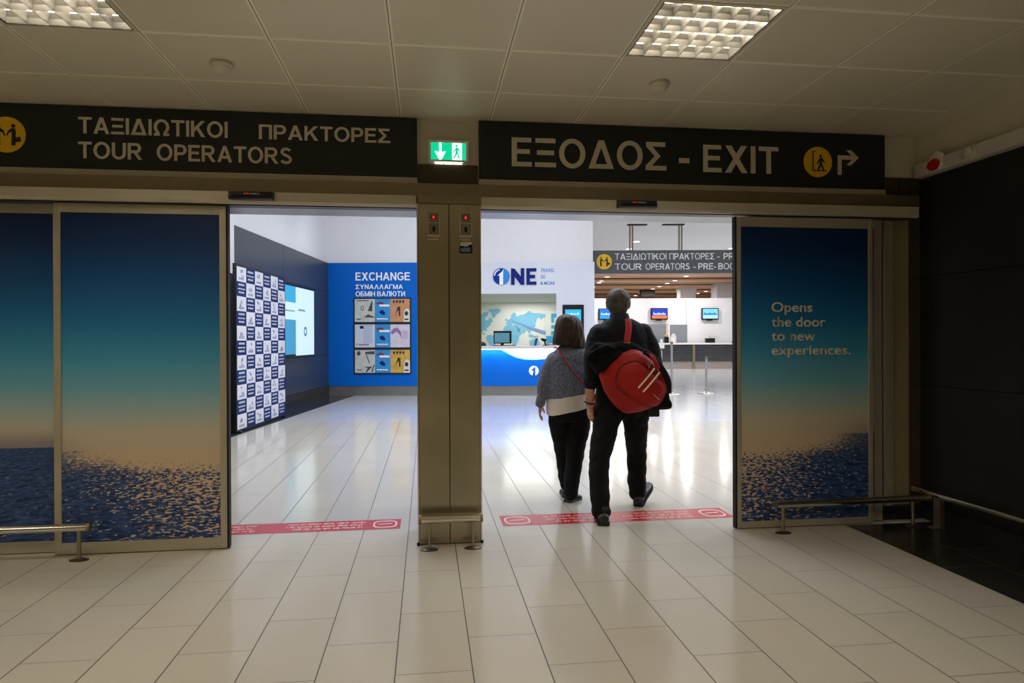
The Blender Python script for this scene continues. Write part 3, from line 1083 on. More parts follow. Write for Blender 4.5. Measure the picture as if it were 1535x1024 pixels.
def troffer(x0, y0, label, first=None):
    cx, cy = x0 + 0.3, y0 + 0.3
    t = thing('ceiling_light', label, 'ceiling light', (cx, cy, CZ), group=None)
    e = 0.018
    m_ = MB()
    for a, b in (((0, 0), (0.6, e)), ((0, 0.6 - e), (0.6, 0.6)), ((0, e), (e, 0.6 - e)), ((0.6 - e, e), (0.6, 0.6 - e))):
        m_.box((x0 + a[0], y0 + a[1], CZ - 0.004), (x0 + b[0], y0 + b[1], CZ + 0.006))
    part('frame', m_, mat('white lamp frame', rgb(205, 196, 172), 0.5, 0, var=0.02), t)
    m_ = MB()
    e1, e2 = 0.0181, 0.024
    for a, b in (((e1, e1), (0.6 - e1, e2)), ((e1, 0.6 - e2), (0.6 - e1, 0.6 - e1)), ((e1, e2), (e2, 0.6 - e2)), ((0.6 - e2, e2), (0.6 - e1, 0.6 - e2))):
        m_.box((x0 + a[0], y0 + a[1], CZ - 0.003), (x0 + b[0], y0 + b[1], CZ + 0.0015))
    part('shadow_gap', m_, mat('painted shadow gap', rgb(40, 37, 33), 0.5, 0.3, var=0.02), t)  # dark strip stands for the shade in the gap inside the frame
    m_ = MB()
    xa, xb, ya, yb = x0 + e, x0 + 0.6 - e, y0 + e, y0 + 0.6 - e
    zt = CZ + 0.11
    m_.box((xa - .004, ya - .004, zt), (xb + .004, yb + .004, zt + 0.01))
    m_.box((xa - .006, ya - .006, CZ), (xa - .001, yb + .006, zt))
    m_.box((xb + .001, ya - .006, CZ), (xb + .006, yb + .006, zt))
    m_.box((xa - .006, ya - .006, CZ), (xb + .006, ya - .001, zt))
    m_.box((xa - .006, yb + .001, CZ), (xb + .006, yb + .006, zt))
    part('body', m_, mat('white lamp body', rgb(235, 232, 225), 0.5, 0, var=0), t)
    # parabolic louvre: long blades along y are V sections, cross blades thin
    m_ = MB()
    nx, ny = 6, 4
    for i in range(nx + 1):
        x = xa + (xb - xa) * i / nx
        wv = 0.013
        m_.prism([(x - 0.0012, CZ + 0.002), (x + 0.0012, CZ + 0.002), (x + wv * .35, CZ + 0.026), (x + wv, CZ + 0.050), (x - wv, CZ + 0.050), (x - wv * .35, CZ + 0.026)], ya, yb)
    for j in range(ny + 1):
        y = ya + (yb - ya) * j / ny
        wv = 0.024
        m_.prism([(y - 0.0012, CZ + 0.003), (y + 0.0012, CZ + 0.003), (y + wv * .3, CZ + 0.028), (y + wv, CZ + 0.052), (y - wv, CZ + 0.052), (y - wv * .3, CZ + 0.028)], xa, xb,
                 frm=lambda q, yy, z: (yy, q, z))
    part('louvre', m_, LOUVRE, t)
    for j in range(ny):
        y = ya + (yb - ya) * (j + 0.5) / ny
        part('tube', MB().cyl((xa + 0.01, y, CZ + 0.078), (xb - 0.01, y, CZ + 0.078), 0.013, 12), TUBE, t, smooth=True)
    area_light('troffer_lamp', (cx, cy, CZ + 0.100), 0.54, TROFFER_W, TROFFER_COL)
    return t


LL = {0: 'louvred ceiling light in the upper left corner, cut by the picture edge', 1: 'louvred ceiling light over the exit board, right of the pillar'}
for k, (a, b) in enumerate(LAMP_CELLS):
    if k in LL:
        troffer(a, b, LL[k])
    else:
        area_light('troffer_lamp', (a + 0.3, b + 0.3, CZ - 0.002), 0.56, TROFFER_W * 0.6, TROFFER_COL, spread=150)

for (x, y, lab) in ((-1.085, 3.80, 'round white smoke detector on the ceiling left of the pillar'), (1.352, 3.797, 'round white smoke detector on the ceiling beside the right light')):
    t = thing('smoke_detector', lab, 'smoke detector', (x, y, CZ))
    DW = mat('ivory detector', rgb(206, 198, 176), 0.5, 0, var=0.02)
    part('base', MB().lathe((x, y, CZ), [(0.054, 0), (0.058, -0.006), (0.058, -0.018), (0.052, -0.024), (0.03, -0.024)]), DW, t, smooth=True)
    part('head', MB().lathe((x, y, CZ), [(0.050, -0.024), (0.048, -0.032), (0.040, -0.044), (0.022, -0.052), (0.004, -0.054)]), DW, t, smooth=True)

# trunking along the top of the dark wall, with alarm beacon and detector
t = thing('cable_trunking', 'pale cable trunking along the top of the dark wall', 'trunking', (RX - 0.02, 2, 2.50))
part('duct', MB().box((RX - 0.05, -3.9, 2.504), (RX + 0.006, 4.55, 2.60), 0.004), mat('pale trunking', rgb(196, 190, 178), 0.5, 0, var=0.03), t)
part('end_cap', MB().box((RX - 0.054, 4.55, 2.503), (RX + 0.006, 4.575, 2.604), 0.003), mat('pale trunking', None), t)
t = thing('alarm_beacon', 'red and white alarm beacon on the pale trunking near the corner', 'alarm beacon', (RX - 0.06, 4.34, 2.50))
part('housing', MB().prism([(4.29, 2.55), (4.31, 2.505), (4.37, 2.505), (4.395, 2.55), (4.395, 2.60), (4.33, 2.64), (4.30, 2.62)], RX - 0.075, RX - 0.045, frm=lambda x, y, z: (y, x, z)), WHITE, t)
part('red_lens', MB().prism([(4.295, 2.556), (4.30, 2.53), (4.325, 2.508), (4.36, 2.508), (4.385, 2.53), (4.385, 2.55), (4.36, 2.572), (4.32, 2.582)], RX - 0.105, RX - 0.074, frm=lambda x, y, z: (y, x, z)),
     mat('red lens', rgb(190, 22, 16), 0.2, 0, var=0), t)
t = thing('wall_detector', 'small ivory detector on the pale trunking, right of the red beacon', 'detector', (RX - 0.06, 4.04, 2.50))
part('base', MB().lathe((RX - 0.05, 4.04, 2.552), [(0.045, 0), (0.045, -0.012), (0.038, -0.02)], axis='X'), mat('ivory detector', None), t, smooth=True)
part('dome', MB().lathe((RX - 0.05, 4.04, 2.552), [(0.036, -0.02), (0.032, -0.035), (0.018, -0.046), (0.003, -0.05)], axis='X'), mat('ivory detector', None), t, smooth=True)
part('label_plate', MB().box((RX - 0.053, 4.105, 2.525), (RX - 0.05, 4.15, 2.575)), mat('grey plate', rgb(170, 166, 156), 0.5, 0, var=0), t)

# ================================================================== FLOOR NOTICES
def floor_strip(label, xa, xb, ya, yb, rng, marks):
    t = thing('floor_notice', label, 'floor notice', ((xa + xb) / 2, (ya + yb) / 2, 0.0))
    part('tape', MB().box((xa, ya, 0.0), (xb, yb, 0.0012)), mat('red floor vinyl', rgb(176, 40, 44), 0.25, 0, var=0.05), t)
    WP = mat('white vinyl print', rgb(226, 190, 186), 0.4, 0, var=0)
    flip = lambda x, y, z: (x, y, z)
    rows = [(ya + (yb - ya) * f) for f in (0.20, 0.45, 0.70)]
    for (sa, sb) in rng:
        for rz in rows:
            m_ = MB()
            x = sb - random.uniform(0.0, 0.05)
            end = sa + random.uniform(0.0, 0.25) * (sb - sa)
            while x > end:
                n_ = random.choice((3, 4, 6, 7, 8))
                for q in range(n_):
                    wd = 0.013
                    if x - wd < end:
                        break
                    hh = 0.030 if random.random() < .75 else 0.038
                    # letter-like strokes, upside down towards the arrivals side
                    kind = random.randint(0, 3)
                    z_ = 0.0016
                    def bar(x0, y0, x1, y1):
                        m_.quad((x0, y0, z_), (x1, y0, z_), (x1, y1, z_), (x0, y1, z_))
                    if kind == 0:
                        bar(x - wd, rz, x - wd + .004, rz + hh); bar(x - wd + .004, rz + hh - .007, x - .002, rz + hh)
                    elif kind == 1:
                        bar(x - wd, rz, x - wd + .004, rz + hh); bar(x - .006, rz, x - .002, rz + hh); bar(x - wd + .004, rz, x - .006, rz + .006)
                    elif kind == 2:
                        bar(x - .009, rz, x - .005, rz + hh); bar(x - wd, rz, x - .002, rz + .006)
                    else:
                        bar(x - wd, rz, x - wd + .004, rz + hh); bar(x - wd + .004, rz + .012, x - .003, rz + .019); bar(x - wd + .004, rz, x - .003, rz + .006)
                    x -= wd
                x -= 0.014
            part('print_line', m_, WP, t)
    for (ma, mb_) in marks:
        m_ = MB()
        cx, cy = (ma + mb_) / 2, (ya + yb) / 2
        rx, ry = (mb_ - ma) / 2, (yb - ya) * 0.36
        ring = [(cx + rx * abs(cos(a)) ** .6 * (1 if cos(a) > 0 else -1), cy + ry * abs(sin(a)) ** .6 * (1 if sin(a) > 0 else -1)) for a in [2 * pi * k / 40 for k in range(40)]]
        inn = [(cx + (px - cx) * .86, cy + (py - cy) * .78) for px, py in ring]
        for k in range(40):
            k2 = (k + 1) % 40
            m_.quad((*ring[k], .0016), (*ring[k2], .0016), (*inn[k2], .0016), (*inn[k], .0016))
        m_.quad((cx - rx * .6, cy - ry * .10, .0016), (cx + rx * .6, cy + ry * .05, .0016), (cx + rx * .6, cy + ry * .22, .0016), (cx - rx * .6, cy + ry * .07, .0016))
        part('mark', m_, WP, t)
    return t


floor_strip('red floor notice strip in the left opening, ending short of the pillar', -1.75, -0.19, 4.81, 5.065, [(-1.72, -1.17), (-1.09, -0.42)], [(-0.385, -0.215)])
floor_strip('red floor notice strip in the right opening, under the walking pair', 0.537, 2.265, 4.765, 5.045, [(0.80, 1.33), (1.42, 2.0)], [(0.56, 0.75), (2.06, 2.24)])

# ================================================================== THE HALL BEYOND (own direction, frame 'h')
HC = 4.40
BLUEP = mat('blue wall panel', rgb(2, 98, 196), 0.45, 0, var=0.02, spec=0.15)
NAVY = mat('navy print', rgb(22, 40, 116), 0.6, 0, var=0.02, spec=0.1)
KICK = mat('steel kick plate', rgb(150, 146, 140), 0.3, 0.7, var=0.12, vscale=2)
HCLAD = mat('slate hall cladding', rgb(54, 60, 70), 0.32, 0, var=0.05, vscale=1.5, spec=0.6)
WTXT = mat('white lettering', rgb(236, 238, 240), 0.5, 0, var=0)

mb = MB().box((-6, 4.2, HC), (26, 28, HC + 0.1))
struct('ceiling_hall', mb, mat('hall ceiling', rgb(236, 233, 230), 0.6, 0, var=0.02), 'h')
# hall side of the front wall, left and right beyond the doors
mb = MB().box((3.64, 4.80, 0), (22, 4.9, 4.6))
struct('wall_hall_front', mb, HALLW)
mb = MB().box((-7, 4.80, 2.37), (3.64, 4.86, 4.6))
mb.box((-7, 4.80, 0), (-3.75, 4.86, 2.37))
struct('wall_hall_front_upper', mb, HALLW)
mb = MB().box((21, 4, 0), (21.2, 50, 4.6))
struct('wall_hall_right', mb, HALLW, 'h')

# left wall: slate cladding below, white above, white pilaster nearer
mb = MB()
for a, b in zip([0.24, 0.98, 1.74, 2.49], [0.98, 1.74, 2.49, 3.20]):
    for c, d in zip([10.75, 13.1], [13.1, 16.2]):
        mb.box((-4.62, c + 0.006, a + 0.006), (-4.56, d - 0.006, b - 0.006))
mb.box((-4.62, 10.75, 0.0), (-4.572, 16.2, 3.195))
struct('wall_hall_left', mb, HCLAD, 'h')
mb = MB().box((-4.7, 5.2, 3.2), (-4.60, 16.4, HC))
mb.box((-4.7, 5.2, 2.40), (-4.53, 10.75, HC))
struct('wall_hall_left_upper', mb, HALLW, 'h')
mb = MB().box((-4.7, 5.2, 0.0), (-4.535, 10.74, 2.398))
struct('wall_hall_left_pier', mb, mat('dark glossy pier', rgb(44, 46, 48), 0.25, 0.2, var=0.05), 'h')
mb = MB().box((-4.575, 10.75, 0.0), (-4.545, 16.2, 0.24))
struct('baseboard_hall_left', mb, mat('dark kick', rgb(52, 52, 52), 0.3, 0.4, var=0.1), 'h')
mb = MB().box((-4.6, 5.4, 0.0), (-3.95, 16.2, 0.004))
struct('floor_border_hall', mb, mat('dark border tiles', rgb(46, 48, 52), 0.14, 0, var=0.05), 'h')

# blue exchange wall
mb = MB().box((-4.56, 16.2, 0.235), (-1.30, 16.3, 3.195))
struct('wall_exchange', mb, BLUEP, 'h')
mb = MB().box((-4.66, 16.26, 3.195), (-1.30, 16.4, HC))
struct('wall_exchange_upper', mb, HALLW, 'h')
mb = MB().box((-4.56, 16.215, 0.0), (-1.30, 16.3, 0.233))
struct('baseboard_exchange', mb, KICK, 'h')
t = thing('wall_lettering', 'white EXCHANGE lettering with two Greek and Cyrillic lines on the blue wall', 'lettering', (-3.2, 16.2, 2.37), 'h')
for s_, xa, xb, za, zb, bo in (('EXCHANGE', -3.90, -2.59, 2.770, 2.962, .02), ('ΣΥΝΑΛΛΑΓΜΑ', -3.90, -2.76, 2.562, 2.672, .018), ('OБMIH BAЛЮTИ', -3.90, -2.71, 2.388, 2.508, .018)):
    part('line', MB().caps(s_, xa, xb, za, zb, 16.2, 0.012), WTXT, t)

# three poster frames with banknote pictures
def rect(m, xa, xb, za, zb, y):
    return m.quad((xa, y, za), (xb, y, za), (xb, y, zb), (xa, y, zb))


PAPER = [mat('banknote grey paper', rgb(196, 196, 192), 0.5, 0, var=0.10, vscale=9), mat('banknote lilac paper', rgb(206, 208, 222), 0.5, 0, var=0.06, vscale=9),
         mat('banknote grey paper', None)]
RIGHTP = [mat('banknote copper', rgb(198, 140, 92), 0.5, 0, var=0.14, vscale=8), mat('banknote pale violet', rgb(208, 200, 214), 0.5, 0, var=0.08, vscale=8),
          mat('banknote gold', rgb(206, 162, 66), 0.5, 0, var=0.16, vscale=8)]
MIDP = mat('poster blue', rgb(44, 140, 206), 0.5, 0, var=0.12, vscale=3)
DINK = mat('dark engraving', rgb(70, 68, 66), 0.6, 0, var=0.2, vscale=40)
VINK = mat('violet engraving', rgb(150, 110, 160), 0.6, 0, var=0.2, vscale=40)
RINK = mat('maroon block', rgb(120, 44, 60), 0.6, 0, var=0.1)
for k, (zb, lab) in enumerate(((1.755, 'black framed banknote poster, topmost of three on the blue wall'), (1.143, 'black framed banknote poster with lilac notes, middle of three on the blue wall'),
                               (0.533, 'black framed banknote poster with gold note, lowest of three on the blue wall'))):
    t = thing('poster', lab, 'poster', (-3.25, 16.2, zb), 'h', )
    xa, xb, zt = -3.935, -2.575, zb + 0.585
    m_ = MB()
    m_.box((xa - .01, 16.17, zb - .012), (xb + .01, 16.2, zt + .012), 0.004)
    part('frame', m_, mat('black frame', rgb(20, 20, 34), 0.4, 0, var=0), t)
    fy = 16.168
    zl, zh = zb + .018, zt - .018
    x1, x2 = xa + .50, xa + .875
    p = part('grey_note', rect(MB(), xa + .02, x1, zl, zh, fy), PAPER[k], t)
    m_ = MB()
    fy2 = fy - 0.002
    if k == 0:
        rect(m_, xa + .06, xa + .36, zh - .05, zh - .03, fy2)
        m_.poly([(xa + .33, fy2, zb + .28), (xa + .42, fy2, zb + .5), (xa + .45, fy2, zb + .54), (xa + .44, fy2, zb + .27)])
        m_.poly([(xa + .24, fy2, zb + .13), (xa + .34, fy2, zb + .20), (xa + .49, fy2, zb + .14), (xa + .49, fy2, zb + .12)])
        rect(m_, xa + .06, xa + .16, zb + .07, zb + .095, fy2)
        for q in range(12):
            a0, a1 = 2 * pi * q / 12, 2 * pi * (q + 1) / 12
            c0 = (xa + .20, zb + .35)
            m_.quad((c0[0] + .04 * cos(a0), fy2, c0[1] + .06 * sin(a0)), (c0[0] + .04 * cos(a1), fy2, c0[1] + .06 * sin(a1)),
                    (c0[0] + .026 * cos(a1), fy2, c0[1] + .045 * sin(a1)), (c0[0] + .026 * cos(a0), fy2, c0[1] + .045 * sin(a0)))
    elif k == 1:
        rect(m_, xa + .06, xa + .08, zb + .07, zb + .12, fy2)
        for q in range(7):
            rect(m_, xa + .12 + q * .034, xa + .145 + q * .034, zb + .07, zb + .105 - .005 * (q % 3), fy2)
        rect(m_, xa + .24, xa + .45, zh - .04, zh - .03, fy2)
    else:
        m_.poly([(xa + .26, fy2, zb + .52), (xa + .49, fy2, zb + .54), (xa + .49, fy2, zb + .46), (xa + .30, fy2, zb + .47), (xa + .38, fy2, zb + .25), (xa + .36, fy2, zb + .24)])
        m_.poly([(xa + .25, fy2, zb + .16), (xa + .44, fy2, zb + .17), (xa + .30, fy2, zb + .03), (xa + .27, fy2, zb + .03), (xa + .33, fy2, zb + .13)])
        m_.poly([(xa + .44, fy2, zb + .03), (xa + .49, fy2, zb + .2), (xa + .47, fy2, zb + .22), (xa + .41, fy2, zb + .05)])
        for q in range(14):
            a0, a1 = 2 * pi * q / 14, 2 * pi * (q + 1) / 14
            m_.poly([(xa + .11, fy2, zh - .08), (xa + .11 + .045 * cos(a0), fy2, zh - .08 + .055 * sin(a0)), (xa + .11 + .045 * cos(a1), fy2, zh - .08 + .055 * sin(a1))])
        rect(m_, xa + .06, xa + .18, zb + .08, zb + .10, fy2)
    part('engraving', m_, DINK, p)
    if k == 1:
        part('flag', rect(MB(), xa + .14, xa + .23, zh - .10, zh - .03, fy2), NAVY, p)
        part('tint', rect(MB(), xa + .23, xa + .44, zb + .12, zh - .06, fy - .001), mat('pale blue tint', rgb(178, 190, 214), 0.5, 0, var=0.03), p)
    p = part('blue_card', rect(MB(), x1, x2, zl, zh, fy), MIDP, t)
    part('white_bar', rect(MB(), x1 + .11, x2 - .02, zb + .385, zb + .435, fy2), WTXT, p)
    part('maroon_block', MB().poly([(x1 + .04, fy2, zb + .44), (x1 + .21, fy2, zb + .44), (x1 + .21, fy2, zb + .475), (x1 + .15, fy2, zb + .50), (x1 + .04, fy2, zb + .475)]), RINK, p)
    part('cube_mark', MB().poly([(x1 + .10, fy2, zb + .26), (x1 + .15, fy2, zb + .20), (x1 + .24, fy2, zb + .18), (x1 + .25, fy2, zb + .24), (x1 + .18, fy2, zb + .31)]), NAVY, p)
    m_ = MB()
    for q in range(8):
        rect(m_, x1 + .05 + q * .034, x1 + .077 + q * .034, zb + .075, zb + .11 - .008 * (q % 2), fy2)
    part('caption', m_, WTXT, p)
    p = part('tinted_note', rect(MB(), x2, xb - .02, zl, zh, fy), RIGHTP[k], t)
    m_ = MB()
    if k != 1:
        for q in range(4):
            xq = x2 + .06 + q * .075
            rect(m_, xq, xq + .055, zh - .085, zh - .035, fy2)
            rect(m_, xq + .012, xq + .03, zh - .115, zh - .085, fy2)
        m_.poly([(x2 + .12, fy2, zb + .16), (x2 + .17, fy2, zb + .38), (x2 + .24, fy2, zb + .38), (x2 + .24, fy2, zb + .16), (x2 + .20, fy2, zb + .16), (x2 + .20, fy2, zb + .30), (x2 + .16, fy2, zb + .26)])
        for q in range(16):
            a0, a1 = 2 * pi * q / 16, 2 * pi * (q + 1) / 16
            m_.poly([(xb - .10, fy2 - .001, zb + .22), (xb - .10 + .045 * cos(a0), fy2 - .001, zb + .22 + .055 * sin(a0)), (xb - .10 + .045 * cos(a1), fy2 - .001, zb + .22 + .055 * sin(a1))])
        rect(m_, xb - .15, xb - .05, zb + .06, zb + .095, fy2 - .001)
        part('white_oval', MB().poly([(xb - .17, fy2, zl), (xb - .16, fy2, zb + .26), (xb - .10, fy2, zb + .34), (xb - .02, fy2, zb + .30), (xb - .02, fy2, zl)]), mat('note white', rgb(222, 216, 204), 0.5, 0, var=0.03), p)
        part('engraving', m_, mat('navy engraving', rgb(44, 40, 60), 0.6, 0, var=0.2, vscale=30), p)
    else:
        m_.poly([(x2, fy2, zb + .36), (x2 + .06, fy2, zb + .46), (x2 + .16, fy2, zb + .50), (x2 + .26, fy2, zb + .38), (x2 + .27, fy2, zb + .20), (x2 + .24, fy2, zb + .30), (x2 + .15, fy2, zb + .40), (x2 + .05, fy2, zb + .33)])
        for q in range(6):
            rect(m_, x2 + .29 + q * .022, x2 + .297 + q * .022, zb + .2 + .01 * (q % 3), zb + .42, fy2)
        part('engraving', m_, VINK, p)

# chequered media wall on the left
CKA, CKB = Vector((-4.018, 9.62, 0.03)), Vector((-4.079, 11.776, 0.03))
cd = (CKB - CKA).normalized()
cn = Vector((cd.y, -cd.x, 0))


def ck(u, z, off=0.0):
    p = CKA + cd * u * (CKB - CKA).length + cn * off
    return (p.x, p.y, z)


t = thing('media_wall', 'free standing blue and white chequered logo wall by the dark hall wall', 'display wall', (CKA.x, (CKA.y + CKB.y) / 2, 0), 'h')
m_ = MB()
for a, b in (((-.012, 0.02), (1.012, 2.44)),):
    q = [ck(a[0], a[1], -.001), ck(b[0], a[1], -.001), ck(b[0], b[1], -.001), ck(a[0], b[1], -.001)]
    r = [ck(a[0], a[1], -.05), ck(b[0], a[1], -.05), ck(b[0], b[1], -.05), ck(a[0], b[1], -.05)]
    m_.loft([q, r])
part('frame', m_, mat('black stand frame', rgb(16, 16, 20), 0.4, 0, var=0), t)
mw, mbk, pw_, pb_ = MB(), MB(), MB(), MB()
nc, nr = 6, 11
z0, z1 = 0.05, 2.40
for c in range(nc):
    for r in range(nr):
        ua, ub = c / nc, (c + 1) / nc
        za, zb = z0 + (z1 - z0) * r / nr, z0 + (z1 - z0) * (r + 1) / nr
        white = (c + r) % 2 == 0
        (mw if white else mbk).quad(ck(ua, za), ck(ub, za), ck(ub, zb), ck(ua, zb))
        m_ = pw_ if white else pb_
        if white:
            for q in range(3):
                u0 = ua + (ub - ua) * random.uniform(.2, .55)
                zz = za + (zb - za) * random.uniform(.2, .7)
                m_.quad(ck(u0, zz, .001), ck(u0 + .028, zz, .001), ck(u0 + .03, zz + .03, .001), ck(u0 + .004, zz + .05, .001))
            m_.quad(ck(ua + .03, za + .03, .001), ck(ub - .04, za + .03, .001), ck(ub - .04, za + .065, .001), ck(ua + .03, za + .06, .001))
        else:
            for q, (hh, sp) in enumerate(((.026, .3), (.02, .38), (.03, .32))):
                zz = za + .045 + q * .055
                n_ = random.randint(4, 6)
                for j in range(n_):
                    u0 = ua + (ub - ua) * (.5 - sp + 2 * sp * j / n_)
                    m_.quad(ck(u0, zz, .001), ck(u0 + 1.3 * sp * (ub - ua) / n_, zz, .001), ck(u0 + 1.3 * sp * (ub - ua) / n_, zz + hh, .001), ck(u0, zz + hh, .001))
cl = part('chequers', mbk, mat('media wall navy', rgb(13, 36, 98), 0.55, 0, var=0.2, vscale=2, spec=0.2), t)
part('white_squares', mw, mat('media wall white', rgb(214, 216, 224), 0.5, 0, var=0.02), cl)
part('logo_print', pb_, mat('media wall white', None), cl)
part('sketch_print', pw_, mat('media wall grey', rgb(150, 158, 182), 0.5, 0, var=0.1), cl)
part('foot', MB().loft([[ck(0.02, 0.0, .06), ck(0.05, 0.0, .06), ck(0.05, 0.0, -.25), ck(0.02, 0.0, -.25)], [ck(0.02, 0.03, .0), ck(0.05, 0.03, .0), ck(0.05, 0.03, -.2), ck(0.02, 0.03, -.2)]]), BLACK, t)
part('foot', MB().loft([[ck(0.95, 0.0, .06), ck(0.98, 0.0, .06), ck(0.98, 0.0, -.25), ck(0.95, 0.0, -.25)], [ck(0.95, 0.03, .0), ck(0.98, 0.03, .0), ck(0.98, 0.03, -.2), ck(0.95, 0.03, -.2)]]), BLACK, t)

# big screen on the slate wall
def glow(name, col, s=1.0):
    return mat(name, (*[c * 0.3 for c in col[:3]], 1), 0.3, 0, emit=col, strength=s, var=0.02)


t = thing('wall_screen', 'large lit advertising screen on the slate wall behind the chequered stand', 'screen', (-4.5, 13.7, 1.0), 'h')
part('bezel', MB().box((-4.56, 12.55, 0.985), (-4.43, 14.66, 2.445), 0.006), BLACK, t)


def scr(m, ya, yb, za, zb, x=-4.428):
    return m.quad((x, ya, za), (x, yb, za), (x, yb, zb), (x, ya, zb))


p = part('lit_panel', scr(MB(), 13.42, 14.62, 1.03, 2.40), glow('screen pale', rgb(206, 232, 238), 0.9), t)
part('blue_picture', scr(MB(), 12.6, 13.42, 2.08, 2.40, -4.427), glow('screen blue', rgb(52, 164, 208), 0.9), p)
part('white_band', scr(MB(), 12.6, 13.42, 1.74, 2.08, -4.427), glow('screen white', rgb(200, 228, 236), 0.95), p)
part('sea_picture', scr(MB(), 12.6, 13.42, 1.06, 1.74, -4.427), glow('screen sea blue', rgb(62, 150, 196), 0.85), p)
m_ = MB()
for q in range(5):
    scr(m_, 13.58 + q * .09, 13.65 + q * .09, 1.93, 1.96 + .012 * (q % 2), -4.4265)
for q in range(24):
    a0, a1 = 2 * pi * q / 24, 2 * pi * (q + 1) / 24
    m_.quad((-4.4265, 14.02 + .10 * cos(a0), 1.52 + .10 * sin(a0)), (-4.4265, 14.02 + .10 * cos(a1), 1.52 + .10 * sin(a1)),
            (-4.4265, 14.02 + .055 * cos(a1), 1.52 + .055 * sin(a1)), (-4.4265, 14.02 + .055 * cos(a0), 1.52 + .055 * sin(a0)))
for q in range(6):
    scr(m_, 12.7 + q * .11, 12.78 + q * .11, 1.9, 1.925, -4.4265)
part('screen_print', m_, glow('screen print', rgb(40, 120, 160), 0.5), p)

# ------------------------------------------------------------------ ONE booth
FY = 16.2
mb = MB()
mb.box((-1.30, FY, 2.44), (1.836, FY + 0.12, 3.197))
mb.box((0.925, FY, 0.0), (1.836, FY + 0.12, 2.44))
mb.box((1.72, FY + 0.12, 0.0), (1.836, 20.1, 3.197))
mb.box((-1.30, FY, 0.0), (-1.18, FY + 0.12, 2.44))
struct('wall_booth', mb, mat('booth white', rgb(214, 218, 230), 0.4, 0, var=0.012), 'h')
mb = MB().box((-1.30, FY + 0.06, 3.197), (1.807, 20.1, HC))
struct('wall_booth_upper', mb, HALLW, 'h')
mb = MB().box((-1.30, 20.0, 0.0), (1.72, 20.1, 2.44))
mb.box((-1.30, FY + .12, 0.0), (-1.20, 20.0, 2.44))
struct('wall_booth_back', mb, mat('booth cream', rgb(220, 223, 215), 0.5, 0, var=0.01), 'h')
mb = MB().box((-1.2, FY + .12, 2.44), (1.72, 20.0, 2.50))
struct('ceiling_booth', mb, mat('booth ceiling', rgb(200, 200, 184), 0.6, 0, var=0.01), 'h')
area_light('booth_lamp_light', (0.3, 18.9, 2.42), 1.4, 36, (1.0, 0.985, 0.93), 'h')

t = thing('booth_sign', 'navy ONE logo with globe O and small TRAVEL AND MORE text over the booth', 'sign', (0.1, FY, 2.64), 'h')
cx, cz, cr = -0.395, 2.850, 0.200
m_ = MB().disc(cx, cz, cr, FY - 0.025, FY)
g_ = part('globe', m_, mat('logo navy', rgb(16, 54, 144), 0.5, 0, var=0, spec=0.1), t)
m_ = MB().prism([(cx + .04, cz + .196)] + [(cx + cr * .985 * sin(a), cz + cr * .985 * cos(a)) for a in [0.2 + (pi - .4) * k / 20 for k in range(21)]] + [(cx + .05, cz - .19), (cx + .05, cz + .1)], FY - 0.028, FY - 0.025)
part('globe_light_half', m_, mat('logo azure', rgb(30, 130, 214), 0.35, 0, var=0), g_)
m_ = MB().prism([(cx - .045, cz - .20), (cx + .045, cz - .20), (cx + .045, cz + .10), (cx + .052, cz + .17), (cx + .01, cz + .11), (cx - .095, cz + .02), (cx - .045, cz + .02)], FY - 0.031, FY - 0.028)
part('globe_numeral', m_, WTXT, g_)
arc = [(cx - .155 * cos(a), cz + .155 * sin(a)) for a in [0.1 + 1.25 * k / 10 for k in range(11)]] + [(cx - .180 * cos(a), cz + .180 * sin(a)) for a in [1.35 - 1.25 * k / 10 for k in range(11)]]
part('globe_highlight', MB().prism(arc, FY - 0.028, FY - 0.025), WTXT, g_)
m_ = MB()
xa, xb, za, zb = -.163, .155, 2.650, 3.045
wd = .085
m_.prism([(xa, za), (xa + wd, za), (xa + wd, zb - .20), (xb - wd, za), (xb, za), (xb, zb), (xb - wd, zb), (xb - wd, za + .20), (xa + wd, zb - .01), (xa, zb)], FY - .025, FY)
part('letter_n', m_, NAVY, t)
xa, xb = .205, .445
m_ = MB().prism([(xa, za), (xb, za), (xb, za + .075), (xa + wd, za + .075), (xa + wd, za + .155), (xb - .03, za + .155), (xb - .03, za + .235), (xa + wd, za + .235), (xa + wd, zb - .075), (xb, zb - .075), (xb, zb), (xa, zb)], FY - .025, FY)
part('letter_e', m_, NAVY, t)
PBL = mat('pale blue lettering', rgb(96, 152, 214), 0.6, 0, var=0, spec=0.1)
part('word', MB().caps('TRAVEL', .545, .885, 2.952, 3.036, FY, .006, thin=.8), PBL, t)
part('word', MB().text('GO', .55, .66, 2.80, 2.886, FY, .006, .01), PBL, t)
part('word', MB().text('& MORE', .545, .885, 2.650, 2.726, FY, .006, .015), PBL, t)

